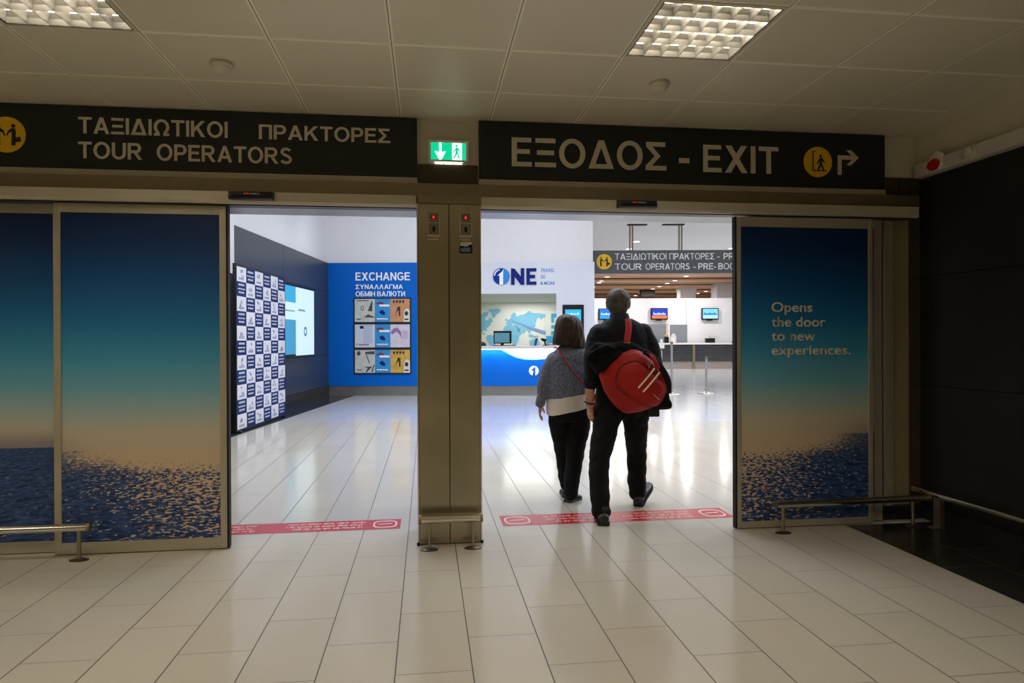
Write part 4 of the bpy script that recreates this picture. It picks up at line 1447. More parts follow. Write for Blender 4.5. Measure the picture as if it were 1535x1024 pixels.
# counter
t = thing('booth_counter', 'blue lit service counter of the ONE booth with white wave', 'counter', (0, 16.1, 0), 'h')
part('front_panel', MB().box((-1.18, 16.06, 0.235), (1.2, 16.1, 1.105)), mat('counter blue', rgb(0, 98, 200), 0.4, 0, var=0.02, spec=0.2), t)
wave = [(-.36, 1.104), (-.28, 1.06), (-.15, .98), (0.0, .915), (.18, .876), (.40, .868), (.65, .885), (.95, .92), (1.2, .96), (1.2, 1.104)]
part('white_wave', MB().prism(wave, 16.054, 16.06), mat('counter white', rgb(240, 244, 250), 0.35, 0, var=0), t)
w2 = [(-.36, 1.104), (-.28, 1.06), (-.15, .98), (0.0, .915), (.18, .876), (.40, .868), (.65, .885), (.95, .92), (.95, .90), (.65, .862), (.40, .845), (.16, .852), (-.05, .90), (-.22, .985), (-.42, 1.104)]
part('wave_edge', MB().prism(w2, 16.053, 16.06), mat('counter aqua', rgb(110, 208, 244), 0.35, 0, var=0), t)
m_ = MB().disc(.372, .592, .118, 16.05, 16.06, rz=.118)
g_ = part('emblem', m_, WTXT, t)
m_ = MB().prism([(.335, .475), (.365, .475), (.365, .60), (.30, .60), (.372, .665), (.392, .70), (.402, .66), (.402, .475), (.425, .48), (.425, .64), (.455, .655), (.45, .52), (.47, .56), (.475, .63), (.44, .69), (.40, .71), (.34, .64), (.335, .62)], 16.047, 16.05)
part('emblem_mark', MB().prism([(.340, .478), (.368, .474), (.368, .598), (.305, .598), (.385, .672), (.398, .70), (.404, .655), (.404, .478), (.428, .487), (.428, .60), (.340, .60)][:8], 16.047, 16.05), mat('counter blue', None), g_)
part('top', MB().box((-1.18, 15.90, 1.115), (1.3, 16.75, 1.185), 0.008), mat('counter top grey', rgb(206, 202, 204), 0.35, 0, var=0.02), t)
part('light_strip', MB().box((-1.18, 15.93, 1.104), (1.2, 15.97, 1.114)), mat('cool led strip', rgb(240, 248, 255), 0.5, 0, emit=(0.85, 0.95, 1, 1), strength=5.0, var=0), t)
part('kick_plate', MB().box((-1.18, 16.08, 0.0), (1.2, 16.12, 0.233)), KICK, t)
lo_ = area_light('counter_led_light', (-0.2, 15.95, 1.10), 2.0, 9, (0.72, 0.95, 1.0), 'h', 'RECTANGLE', 180, (0, 0.45, -1))
lo_.data.size_y = 0.03
part('carcass', MB().box((-1.18, 16.12, 0.0), (1.2, 16.6, 1.1)), HALLW, t)

# world map on the booth's back wall
def mp(px, py):
    """map drawing coordinates -> wall"""
    return (px, py)


def land(m, pts):
    rough = []
    for k, a in enumerate(pts):
        b = pts[(k + 1) % len(pts)]
        rough.append(a)
        L_ = math.hypot(b[0] - a[0], b[1] - a[1])
        n_ = int(L_ / .05)
        for q in range(1, n_):
            f_ = q / n_
            rough.append((a[0] + (b[0] - a[0]) * f_ + random.uniform(-.018, .018), a[1] + (b[1] - a[1]) * f_ + random.uniform(-.018, .018)))
    return m.prism(rough, 19.985, 20.0)


LB = mat('map blue', rgb(118, 184, 214), 0.5, 0, var=0.04)
t = thing('world_map', 'pale blue world map on the cream wall behind the counter', 'wall map', (-0.3, 20, 1.3), 'h')
K = 20.0 / 1012.0


def wpt(u, v):
    """u, v: metres right / up from the map's centre"""
    return (u - .30, v + 1.86)


m_ = MB()
land(m_, [wpt(*q) for q in [(-1.10, .16), (-1.02, .24), (-.86, .27), (-.74, .24), (-.66, .30), (-.56, .28), (-.60, .18), (-.68, .14), (-.66, .05), (-.58, .06), (-.54, .14), (-.47, .10), (-.44, .0), (-.52, -.02), (-.50, -.08), (-.58, -.14), (-.64, -.20), (-.62, -.28), (-.67, -.25), (-.74, -.24), (-.74, -.31), (-.66, -.36), (-.74, -.37), (-.84, -.26), (-.90, -.12), (-.98, -.02)]])
land(m_, [wpt(*q) for q in [(-.62, .36), (-.48, .38), (-.30, .40), (-.20, .37), (-.24, .28), (-.32, .24), (-.38, .15), (-.42, .12), (-.46, .20), (-.50, .30)]])
land(m_, [wpt(*q) for q in [(-.62, -.40), (-.50, -.38), (-.36, -.46), (-.30, -.52), (-.36, -.64), (-.42, -.74), (-.46, -.88), (-.50, -.94), (-.53, -.86), (-.54, -.68), (-.62, -.56), (-.64, -.48)]])
part('americas', m_, LB, t)
m_ = MB()
land(m_, [wpt(*q) for q in [(-.10, -.14), (-.02, -.08), (.10, -.07), (.16, -.11), (.28, -.11), (.32, -.20), (.38, -.28), (.44, -.29), (.36, -.40), (.32, -.50), (.28, -.60), (.20, -.70), (.14, -.69), (.10, -.56), (.08, -.42), (.02, -.34), (-.08, -.33), (-.14, -.25)]])
part('africa', m_, LB, t)
m_ = MB()
land(m_, [wpt(*q) for q in [(-.08, -.04), (-.02, .0), (.0, .06), (.06, .10), (.10, .14), (.10, .22), (.18, .29), (.25, .24), (.24, .16), (.34, .20), (.46, .22), (.54, .26), (.62, .33), (.70, .28), (.84, .26), (1.0, .25), (1.14, .22), (1.12, .17), (1.02, .12), (.98, .05), (.94, .14), (.86, .10), (.84, .02), (.80, -.05), (.82, -.12), (.76, -.18), (.68, -.22), (.68, -.30), (.63, -.36), (.60, -.26), (.55, -.22), (.50, -.30), (.46, -.36), (.42, -.25), (.34, -.20), (.38, -.27), (.32, -.30), (.25, -.16), (.18, -.06), (.12, -.05), (.06, -.08), (.0, -.05)]])
land(m_, [wpt(*q) for q in [(-.08, .08), (-.03, .12), (-.01, .06), (-.06, .03)]])
part('eurasia', m_, LB, t)
m_ = MB()
land(m_, [wpt(*q) for q in [(.62, -.58), (.70, -.52), (.76, -.50), (.82, -.54), (.85, -.48), (.92, -.58), (.96, -.66), (.90, -.76), (.84, -.74), (.76, -.68), (.66, -.70)]])
land(m_, [wpt(*q) for q in [(.60, -.40), (.68, -.36), (.76, -.40), (.86, -.40), (.92, -.44), (.80, -.46), (.66, -.45)]])
part('oceania', m_, LB, t)
part('swoosh', MB().prism([wpt(*q) for q in [(.10, .06), (.60, -.12), (1.46, -.38), (1.47, -.42), (.98, -.33), (.56, -.17)]], 19.975, 19.985), mat('swoosh blue', rgb(120, 150, 200), 0.4, 0, var=0.05), t)
t = thing('glass_panel', 'clear panel with blue stickers at the right end of the booth wall', 'panel', (1.15, 19.9, 1.12), 'h')
part('sheet', MB().box((.82, 19.93, 1.2), (1.6, 19.96, 2.18), .01), mat('frosted panel', rgb(214, 220, 210), 0.2, 0, var=0.01), t)
m_ = MB()
m_.prism([(.98, 2.10), (1.26, 2.10), (1.26, 2.0), (1.20, 1.88), (1.12, 1.98), (1.06, 1.98), (1.06, 1.84), (.98, 1.84)], 19.92, 19.93)
m_.prism([(.98, 1.66), (1.3, 1.66), (1.3, 1.76), (.98, 1.76)], 19.92, 19.93)
m_.prism([(.98, 1.46), (1.3, 1.46), (1.3, 1.58), (.98, 1.58)], 19.92, 19.93)
m_.prism([(.83, 1.22), (1.1, 1.26), (1.3, 1.30), (1.3, 1.44), (.83, 1.44)], 19.92, 19.93)
part('stickers', m_, mat('sticker azure', rgb(60, 160, 206), 0.4, 0, var=0.1, vscale=6), t)

t = thing('monitor', 'computer monitor on the ONE counter', 'monitor', (-0.39, 16.55, 1.185), 'h')
part('bezel', MB().box((-.60, 16.52, 1.24), (-.16, 16.56, 1.55), .008), BLACK, t)
part('screen', MB().box((-.575, 16.515, 1.265), (-.21, 16.522, 1.50)), glow('monitor glow', rgb(92, 150, 172), 0.6), t)
part('stand', MB().box((-.43, 16.55, 1.185), (-.35, 16.6, 1.35)).box((-.52, 16.45, 1.185), (-.24, 16.65, 1.20)), BLACK, t)
t = thing('keyboard', 'dark keyboard at the monitor foot on the counter', 'keyboard', (-.36, 16.3, 1.185), 'h')
part('body', MB().box((-.60, 16.25, 1.185), (-.05, 16.40, 1.205), .004), mat('dark keys', rgb(46, 48, 52), 0.5, 0, var=0.2, vscale=80), t)
t = thing('telephone', 'black telephone at the left end of the booth counter', 'telephone', (-.84, 16.4, 1.185), 'h')
part('body', MB().prism([(16.3, 1.185), (16.5, 1.185), (16.5, 1.25), (16.3, 1.205)], -.98, -.78, frm=lambda x, y, z: (y, x, z)), BLACK, t)
part('handset', MB().tube([(-.95, 16.38, 1.255), (-.95, 16.44, 1.27), (-.82, 16.44, 1.265), (-.82, 16.38, 1.25)], .014, 8), BLACK, t)
t = thing('brochure_stand', 'small navy card stand on the booth counter, left of the black terminal', 'card stand', (.43, 16.4, 1.185), 'h')
part('card', MB().prism([(.38, 1.185), (.44, 1.185), (.48, 1.36), (.46, 1.37), (.42, 1.36)], 16.38, 16.40), mat('navy card', rgb(40, 58, 100), 0.5, 0, var=0.05), t)
t = thing('card_terminal', 'black card terminal on a small stand at the right end of the booth counter', 'card terminal', (.62, 16.4, 1.185), 'h')
part('base', MB().box((.60, 16.35, 1.185), (.74, 16.45, 1.205), .004), BLACK, t)
part('arm', MB().tube([(.67, 16.4, 1.2), (.64, 16.4, 1.30)], .02, 10), BLACK, t)
part('head', MB().prism([(.55, 1.33), (.57, 1.37), (.69, 1.345), (.68, 1.29), (.60, 1.29)], 16.36, 16.44), BLACK, t)

# information kiosk in the booth's white jamb
t = thing('wall_kiosk', 'black information kiosk with cyan screen in the white wall right of the world map', 'kiosk', (1.32, FY, 1.1), 'h')
part('housing', MB().box((1.068, FY - 0.03, 1.12), (1.577, FY, 2.165), .006), BLACK, t)
part('screen', MB().box((1.13, FY - 0.034, 1.74), (1.51, FY - 0.029, 2.05)), glow('kiosk cyan', rgb(40, 176, 236), 1.0), t)
m_ = MB()
for q in range(4):
    m_.box((1.18 + q * .075, FY - .036, 1.925), (1.235 + q * .075, FY - .033, 1.955 + .012 * (q % 2)))
part('screen_print', m_, glow('kiosk print', rgb(190, 236, 250), 1.0), t)
part('camera_dot', MB().disc(1.32, 2.11, .012, FY - .033, FY - .029, 12), mat('dark lens', rgb(60, 60, 66), 0.2, 0, var=0), t)

# ------------------------------------------------------------------ hanging board
t = thing('hanging_sign', 'hanging grey TOUR OPERATORS board on two poles in the hall', 'sign', (4.3, 18.05, 3.07), 'h')
part('board', MB().box((1.70, 18.0, 3.085), (7.6, 18.12, 3.700), .004), mat('hanging board grey', rgb(84, 88, 90), 0.4, 0, var=0.03), t)
for q, th_ in ((('ΤΑΞΙΔΙΩΤΙΚΟΙ', 2.585, 3.955, 3.452, 3.617), .75), (('ΠΡΑΚΤΟΡΕΣ', 4.035, 5.225, 3.452, 3.617), .75), (('-', 5.30, 5.37, 3.452, 3.617), .8), (('PRE-BOOKED', 5.47, 6.85, 3.452, 3.617), .9),
              (('TOUR', 2.585, 3.30, 3.185, 3.350), .75), (('OPERATORS', 3.40, 4.575, 3.185, 3.350), .75), (('-', 4.66, 4.735, 3.185, 3.350), .8), (('PRE-', 4.80, 5.27, 3.185, 3.350), .9),
              (('BOOKED', 5.33, 6.20, 3.185, 3.350), .75)):
    part('word', MB().caps(*q, 18.0, thin=th_), WTXT, t)
p = part('pictogram', MB().disc(2.300, 3.400, .205, 17.996, 18.0), mat('bright yellow', rgb(250, 200, 20), 0.45, 0, var=0), t)
part('pictogram_figures', meet_pictogram(MB(), 2.300, 3.40, .205, 17.996), INK, p)
for px_ in (3.03, 4.34):
    p = part('pole', MB().cyl((px_ - .035, 18.06, 3.70), (px_ - .035, 18.06, HC), .022, 10).cyl((px_ + .035, 18.06, 3.70), (px_ + .035, 18.06, HC), .022, 10), STEEL_DULL, t)
for px_, d in ((3.03, 1), (4.34, -1)):
    part('ceiling_slot', MB().box((px_ - (.1 if d > 0 else .48), 18.0, HC - .03), (px_ + (.42 if d > 0 else .1), 18.14, HC)), BLACK, t)

# ------------------------------------------------------------------ wood ceiling and far desk
mb = MB().box((1.0, 28, 4.1), (21, 28.1, HC + .1))
struct('wall_bulkhead', mb, mat('hall ceiling', None), 'h')
g = NT('wood slats')
tc = g.n('ShaderNodeTexCoord')
o = g.xyz(tc.outputs['Object'])
row = g.math('FLOOR', g.math('MULTIPLY', o[1], 2.4))
wn = g.n('ShaderNodeTexWhiteNoise', noise_dimensions='1D')
g.l(row, wn.inputs['W'])
st = g.noise(g.comb(g.math('MULTIPLY', o[0], 0.5), g.math('MULTIPLY', o[1], 9.0)), 1.0, 4)
k = g.math('ADD', g.math('MULTIPLY', wn.outputs['Value'], 0.5), g.math('MULTIPLY', st, 0.5))
g.l(g.ramp(k, [(0.15, rgb(150, 100, 68)), (0.5, rgb(206, 152, 110)), (0.85, rgb(240, 200, 160))]), g.b.inputs['Base Color'])
g.b.inputs['Roughness'].default_value = 0.5
mb = MB()
y_ = 28.1
while y_ < 50:
    for q in range(5):
        mb.box((1.0, y_ + q * .46 + .003, 4.1), (21, y_ + (q + 1) * .46 - .003, 4.16))
    y_ += 3.5
struct('ceiling_wood', mb, g.m, 'h', origin=(0, 0, 0))
mb = MB().box((1.0, 28.1, 4.42), (21, 54, 4.5))
struct('ceiling_hall_void', mb, mat('dark ceiling void', rgb(40, 30, 24), 0.8, 0, var=0.1), 'h')
mb = MB().box((1.0, 53.5, 0), (21, 53.7, 4.5))
struct('wall_hall_back', mb, mat('brown back wall', rgb(116, 84, 62), 0.6, 0, var=0.1, vscale=1), 'h')
mb = MB().box((1.0, 31.2, 0), (7.75, 31.35, 3.225)).box((7.765, 31.2, 0), (21, 31.35, 3.225))
struct('wall_desk', mb, mat('desk wall white', rgb(212, 210, 214), 0.5, 0, var=0.02), 'h')
mb = MB().box((9.84, 33.5, 0), (10.9, 34.5, 4.1))
struct('column_1', mb, mat('column white', rgb(206, 204, 204), 0.5, 0, var=0.02), 'h')
mb = MB().box((8.646, 36.0, 0), (9.46, 36.8, 3.96))
mb.box((8.60, 35.95, 3.96), (9.5, 36.85, 4.1))
struct('column_2', mb, mat('column white', None), 'h')
mb = MB().box((6.9, 38.0, 3.75), (7.7, 38.4, 4.1))
struct('trim_4', mb, mat('dark ceiling void', None), 'h')

DISC = mat('lamp disc', rgb(255, 252, 245), 0.5, 0, emit=(1, 0.98, 0.95, 1), strength=4.0, var=0)
first = None


def downlight(x, y, z, label, group):
    global first
    if first is None:
        t = thing('downlight', label, 'downlight', (x, y, z), 'h', group)
        part('trim_ring', MB().lathe((x, y, z), [(.12, .0), (.14, -.004), (.14, -.012), (.11, -.012), (.105, -.002)], 24), WHITE, t, smooth=True)
        part('lamp', MB().lathe((x, y, z), [(.11, -.001), (.11, -.010), (.06, -.018), (.005, -.02)], 24), DISC, t)
        first = t
    else:
        t = dup(first, hall(x, y, z), label, group)
    return t


rows = {7.38: [29.68, 31.8, 33.4, 35.3, 37.0, 38.87, 40.6, 42.5], 3.94: [29.82, 31.84, 32.8, 35.3], 10.83: [37.1, 39.0, 40.7]}
nm = {7.38: 'recessed downlight in the long slanting row in the middle of the wood ceiling', 3.94: 'recessed downlight in the short row beside the booth wall', 10.83: 'recessed downlight in the short row near the right column'}
gr = {7.38: 'downlights in the middle row of the wood ceiling', 3.94: 'downlights in the row by the booth wall', 10.83: 'downlights in the row by the right column'}
for hx, ys_ in rows.items():
    for k, hy in enumerate(ys_):
        downlight(hx, hy, 4.1, nm[hx], gr[hx])
downlight(3.72, 21.2, HC, 'upper of two downlights just above the hanging board by its left pole', None)
downlight(3.77, 22.9, HC, 'lower of two downlights just above the hanging board by its left pole', None)
for q in ((3.72, 21.2), (3.77, 22.9), (7.23, 22.87)):
    area_light('downlight_lamp', (q[0], q[1], HC - .025), 0.2, 60, HALL_COL, 'h', 'DISK')
downlight(7.23, 22.87, HC, 'downlight just above the right end of the hanging board', None)
for hx, ys_ in rows.items():
    for hy in ys_[::2]:
        area_light('wood_ceiling_light', (hx, hy, 4.075), 0.2, 95, (1.0, 0.97, 0.92), 'h', 'DISK')
for hx in (4.5, 9.0, 13.5):
    area_light('desk_wall_light', (hx, 29.6, 4.08), 0.2, 34, (1.0, 0.98, 0.95), 'h', 'DISK')

# far desk
t = thing('service_desk', 'long dark slatted service desk with white top under the far screens', 'desk', (12, 30.6, 0), 'h')
m_ = MB()
for q in range(7):
    m_.box((5.0, 30.4, .33 + q * .106), (20, 30.46, .33 + q * .106 + .098))
part('slatted_front', m_, mat('charcoal slats', rgb(58, 58, 60), 0.5, 0, var=0.15, vscale=3), t)
part('top', MB().box((4.95, 30.3, 1.09), (20, 31.0, 1.17), .01), WHITE, t)
part('carcass', MB().box((5.0, 30.46, .02), (20, 30.95, 1.09)), mat('dark carcass', rgb(30, 30, 32), 0.6, 0, var=0), t)
part('kick_plate', MB().box((5.0, 30.42, 0), (20, 30.46, .325)), mat('taupe kick', rgb(160, 148, 138), 0.4, 0.3, var=0.05), t)
part('divider', MB().box((7.83, 30.36, .05), (7.94, 30.40, 1.09)), STEEL_DULL, t)

for (xa, zb, lab, c1, c2, c3) in ((3.713, 2.24, 'wall screen half hidden behind a grey haired head', rgb(24, 110, 220), rgb(40, 150, 240), rgb(190, 220, 250)),
                                 (6.11, 2.24, 'wall screen with blue and orange picture above the desk', rgb(16, 60, 190), rgb(240, 120, 70), rgb(200, 210, 240)),
                                 (8.442, 2.23, 'wall screen with pale cyan picture at the right end above the desk', rgb(120, 205, 250), rgb(170, 225, 250), rgb(30, 90, 170))):
    t = thing('wall_screen', lab, 'screen', (xa + .38, 31.2, zb), 'h')
    part('bezel', MB().box((xa, 31.05, zb), (xa + .765, 31.2, zb + .53), .01), BLACK, t)
    p = part('screen', MB().box((xa + .04, 31.04, zb + .05), (xa + .725, 31.052, zb + .49)), glow('desk screen %d' % int(xa * 10), c1, 0.9), t)
    part('screen_lower_band', MB().box((xa + .04, 31.036, zb + .05), (xa + .725, 31.041, zb + .19)), glow('desk band %d' % int(xa * 10), c2, 0.9), p)
    m_ = MB()
    for q in range(8):
        m_.box((xa + .10 + q * .072, 31.034, zb + .22), (xa + .155 + q * .072, 31.04, zb + .29 + .03 * (q % 3 == 0)))
    part('screen_print', m_, glow('desk print %d' % int(xa * 10), c3, 0.9), p)
    part('bracket', MB().box((xa + .25, 31.1, zb - .05), (xa + .5, 31.2, zb)), BLACK, t)

t = thing('serving_window', 'grey two pane window in the far white wall above the desk', 'window', (6.7, 31.2, 1.18), 'h', None, 'thing')
for xa, xb, zt in ((5.6, 6.86, 2.035), (6.99, 7.793, 2.005)):
    part('pane', MB().box((xa, 31.17, 1.18), (xb, 31.2, zt)), mat('grey window glass', rgb(122, 126, 132), 0.15, 0, var=0.06, vscale=1), t)
part('mullion', MB().box((6.86, 31.16, 1.18), (6.99, 31.2, 2.02)), mat('desk wall white', None), t)
t = thing('pen_pot', 'black pot with yellow top on the far desk before the grey window', 'pot', (6.71, 30.5, 1.17), 'h')
part('pot', MB().box((6.60, 30.45, 1.17), (6.79, 30.6, 1.44), .01), BLACK, t)
part('yellow_top', MB().box((6.63, 30.46, 1.44), (6.77, 30.58, 1.56), .02), mat('ochre', rgb(190, 150, 60), 0.5, 0, var=0.1), t)
part('tall_stem', MB().box((6.69, 30.5, 1.56), (6.77, 30.54, 2.05)), mat('beige stem', rgb(196, 180, 150), 0.5, 0, var=0.05), t)
t = thing('leaflet_holder', 'clear pointed leaflet holder on the far desk beside the black pot', 'holder', (7.0, 30.5, 1.17), 'h')
part('body', MB().prism([(6.82, 1.17), (7.12, 1.17), (7.12, 1.45), (7.06, 1.58), (6.98, 1.60), (6.86, 1.42)], 30.45, 30.55), mat('clear plastic', rgb(206, 210, 216), 0.2, 0, var=0.08, vscale=20), t)
part('leaflet', MB().box((6.9, 30.44, 1.2), (7.05, 30.452, 1.42)), WHITE, t)
t = thing('printer', 'beige and black printer on the far desk under the right screen', 'printer', (8.75, 30.6, 1.17), 'h')
part('body', MB().box((8.46, 30.45, 1.17), (8.86, 30.7, 1.375), .01), BLACK, t)
part('tray', MB().prism([(8.66, 1.375), (9.09, 1.40), (9.09, 1.48), (8.66, 1.50)], 30.5, 30.8), mat('printer beige', rgb(196, 194, 190), 0.5, 0, var=0.03), t)
part('side_unit', MB().box((8.87, 30.5, 1.17), (9.02, 30.8, 1.40), .01), mat('printer beige', None), t)
t = thing('stapler', 'small black stapler on the far desk at the door edge', 'stapler', (9.72, 30.6, 1.17), 'h')
part('base', MB().box((9.62, 30.55, 1.17), (9.85, 30.62, 1.19)), BLACK, t)
part('arm', MB().prism([(9.62, 1.19), (9.85, 1.19), (9.85, 1.225), (9.66, 1.22)], 30.56, 30.61), BLACK, t)

# stanchions
def stanchion(x, y, top, label):
    t = thing('stanchion', label, 'stanchion', (x, y, 0), 'h')
    part('base', MB().lathe((x, y, 0), [(.185, 0), (.19, .008), (.185, .018), (.08, .034), (.035, .05)], 32), CHROME, t, smooth=True)
    part('pole', MB().cyl((x, y, .04), (x, y, top - .06), .028, 16), mat('stanchion steel', rgb(190, 190, 192), 0.3, 0.9, var=0.03), t, smooth=True)
    part('head', MB().lathe((x, y, 0), [(.03, top - .06), (.034, top - .055), (.034, top - .01), (.025, top), (.004, top)], 20), STEEL_DULL, t, smooth=True)
    return t


stanchion(4.60, 16.55, .905, 'short steel stanchion with round base standing alone on the hall floor')
t = stanchion(3.70, 16.3, 1.27, 'tall pale stanchion pole just right of the red bag')
t = stanchion(3.28, 15.5, 1.12, 'stanchion with white sign head close behind the red bag')
part('sign_head', MB().box((3.215, 15.46, 1.12), (3.345, 15.52, 1.25), .006).box((3.25, 15.47, 1.25), (3.31, 15.51, 1.33), .004), WHITE, t)

# ================================================================== PEOPLE
def cr(vals, n):
    """catmull-rom resample of a list of equal-length tuples to n samples per span"""
    out = []
    m = len(vals)
    for i in range(m - 1):
        p0, p1, p2, p3 = vals[max(i - 1, 0)], vals[i], vals[i + 1], vals[min(i + 2, m - 1)]
        for k in range(n):
            t_ = k / n
            out.append(tuple(0.5 * (2 * b + (c - a) * t_ + (2 * a - 5 * b + 4 * c - d) * t_ * t_ + (3 * b - a - 3 * c + d) * t_ ** 3)
                             for a, b, c, d in zip(p0, p1, p2, p3)))
    out.append(tuple(vals[-1]))
    return out


def limb(m, secs, seg=24, ref=(1, 0, 0), n=5, ends=True):
    """secs: (x, y, z, rx, ry)"""
    s = cr([tuple(map(float, q)) for q in secs], n)
    m.tube([q[:3] for q in s], [(max(q[3], .002), max(q[4], .002)) for q in s], seg, True, ref=ref)
    if ends:
        for q in (s[0], s[-1]):
            r_ = min(q[3], q[4])
            m.ball(q[:3], (q[3] * .98, q[4] * .98, r_ * .8), 20)
    return m


def trunk(m, secs, n=6, seg=40, sup=2.4, tilt=0.0, x0=0.0):
    """stack of horizontal super-ellipses: (z, cx, cy, rx, ry)"""
    s = cr([tuple(map(float, q)) for q in secs], n)
    rings = []
    for z, cx, cy, rx, ry in s:
        ring = []
        for k in range(seg):
            a = 2 * pi * k / seg
            c_, s_ = cos(a), sin(a)
            px = rx * abs(c_) ** (2 / sup) * (1 if c_ > 0 else -1)
            py = ry * abs(s_) ** (2 / sup) * (1 if s_ > 0 else -1)
            ring.append((cx + px, cy + py, z + tilt * (cx + px - x0)))
        rings.append(ring)
    return m.loft(rings)


def melt(m, voxel, smooth=4, folds=0.0, fscale=(9, 9, 13), seed=0.0):
    """fuse overlapping closed shapes into one continuous surface"""
    me = bpy.data.meshes.new('melt')
    bmesh.ops.recalc_face_normals(m.bm, faces=m.bm.faces[:])
    m.bm.to_mesh(me)
    m.bm.free()
    ob = bpy.data.objects.new('melt', me)
    COL.objects.link(ob)
    r = ob.modifiers.new('r', 'REMESH')
    r.mode = 'VOXEL'
    r.voxel_size = voxel
    if smooth:
        s = ob.modifiers.new('s', 'SMOOTH')
        s.iterations = smooth
        s.factor = 0.5
    dg = bpy.context.evaluated_depsgraph_get()
    dg.update()
    me2 = bpy.data.meshes.new_from_object(ob.evaluated_get(dg))
    bpy.data.objects.remove(ob)
    bpy.data.meshes.remove(me)
    out = MB()
    out.bm.from_mesh(me2)
    bpy.data.meshes.remove(me2)
    if folds:
        out.bm.normal_update()
        for v in out.bm.verts:
            p = v.co
            q = Vector((p.x * fscale[0] + seed, p.y * fscale[1], p.z * fscale[2]))
            f_ = noise.noise(q) + 0.5 * (1 - abs(noise.noise(q * 1.7 + Vector((3, 1, 7))))) - 0.35
            v.co = p + v.normal * f_ * folds
    return out


def hand(m, wrist, down, palm, thumb_dir, size=1.0, curl=0.5, r=0.0085):
    """five separate fingers; down = finger direction, palm = palm normal, thumb_dir = side of the thumb"""
    w_ = Vector(wrist)
    d = Vector(down).normalized()
    p = Vector(palm)
    p = (p - d * p.dot(d)).normalized()
    s = Vector(thumb_dir)
    s = (s - d * s.dot(d) - p * s.dot(p)).normalized()
    k = size
    # palm: flattened loft from the wrist to the knuckles
    rings = []
    for t_, hw, hd in ((-.02, .026, .021), (0, .027, .020), (.025, .034, .018), (.055, .040, .016), (.082, .041, .013), (.090, .036, .009)):
        c = w_ + d * t_ * k + p * 0.004 * (t_ > .03)
        rings.append([tuple(c + s * hw * k * cos(a) + p * hd * k * sin(a)) for a in [2 * pi * q / 18 for q in range(18)]])
    m.loft(rings)
    for i, (off, ln, cu) in enumerate(((.029, .074, .85), (.010, .082, 1.0), (-.010, .077, 1.1), (-.029, .062, 1.25))):
        base = w_ + d * (.080 - .006 * abs(i - 1)) * k + s * off * k
        seg = [ln * .45, ln * .32, ln * .23]
        pts = [base - d * .018 * k, base]
        ang = 0.18 * curl * 2 * cu
        cur = base
        for q, L in enumerate(seg):
            dd = d * cos(ang) + p * sin(ang) + s * (off * .8)
            cur = cur + dd.normalized() * L * k
            pts.append(cur)
            ang += (0.75 - .15 * q) * curl * cu
        rr = [r * 1.1, r * 1.08, r, r * .93, r * .78]
        m.tube(pts, [x * k for x in rr], 12)
        m.ball(pts[-1], rr[-1] * k, 10)
        for q in (2, 3):
            m.ball(pts[q], rr[q] * k * 1.04, 10)
    # thumb leaves the side of the palm near its base
    b0 = w_ + d * .020 * k + s * .022 * k + p * .006 * k
    b1 = b0 + (d * .55 + s * .62 + p * .35).normalized() * .040 * k
    b2 = b1 + (d * .85 + s * .28 + p * .42).normalized() * .032 * k
    b3 = b2 + (d * .95 + s * .05 + p * .45).normalized() * .024 * k
    m.tube([b0, b1, b2, b3], [.0145 * k, .0118 * k, .0102 * k, .008 * k], 12)
    m.ball(b0, .0145 * k, 10)
    m.ball(b3, .008 * k, 10)
    m.ball(b2, .0105 * k, 10)
    return m


def head(m, c, size=1.0, turn=0.0, female=False):
    """head with face; faces +y, turned by 'turn' about z"""
    c = Vector(c)
    R_ = Matrix.Rotation(turn, 3, 'Z')

    def P(x, y, z):
        return c + R_ @ Vector((x, y, z)) * size

    def B(x, y, z, rx, ry, rz, sg=20):
        m.ball(P(x, y, z), (rx * size, ry * size, rz * size), sg, R_)
    B(0, -.008, .022, .077, .097, .092, 32)
    B(0, .020, -.020, .064, .076, .088, 28)
    B(0, .050, -.078, .040, .040, .036)
    B(0, .030, -.060, .058, .056, .048)
    # brow, nose, cheeks, lips, chin
    B(0, .078, .030, .052, .018, .013)
    m.tube([P(0, .094, .020), P(0, .108, -.002), P(0, .117, -.020)], [.008 * size, .011 * size, .014 * size], 12)
    B(0, .116, -.024, .012, .012, .010)
    for sx in (-1, 1):
        B(sx * .013, .105, -.028, .009, .010, .008)
        B(sx * .038, .072, -.020, .024, .022, .022)
        # ear: outer rim, lobe and hollow
        m.ball(P(sx * .078, -.004, -.006), (.009 * size, .020 * size, .032 * size), 16, R_ @ Matrix.Rotation(sx * 0.35, 3, 'Z'))
        m.tube([P(sx * .082, .010, .018), P(sx * .090, -.002, .026), P(sx * .093, -.018, .016), P(sx * .091, -.020, -.006), P(sx * .083, -.006, -.034)], [.005 * size] * 5, 10)
    B(0, .096, -.050, .022, .010, .006)
    B(0, .094, -.060, .019, .011, .007)
    B(0, .085, -.092, .018, .016, .014)
    return P, R_


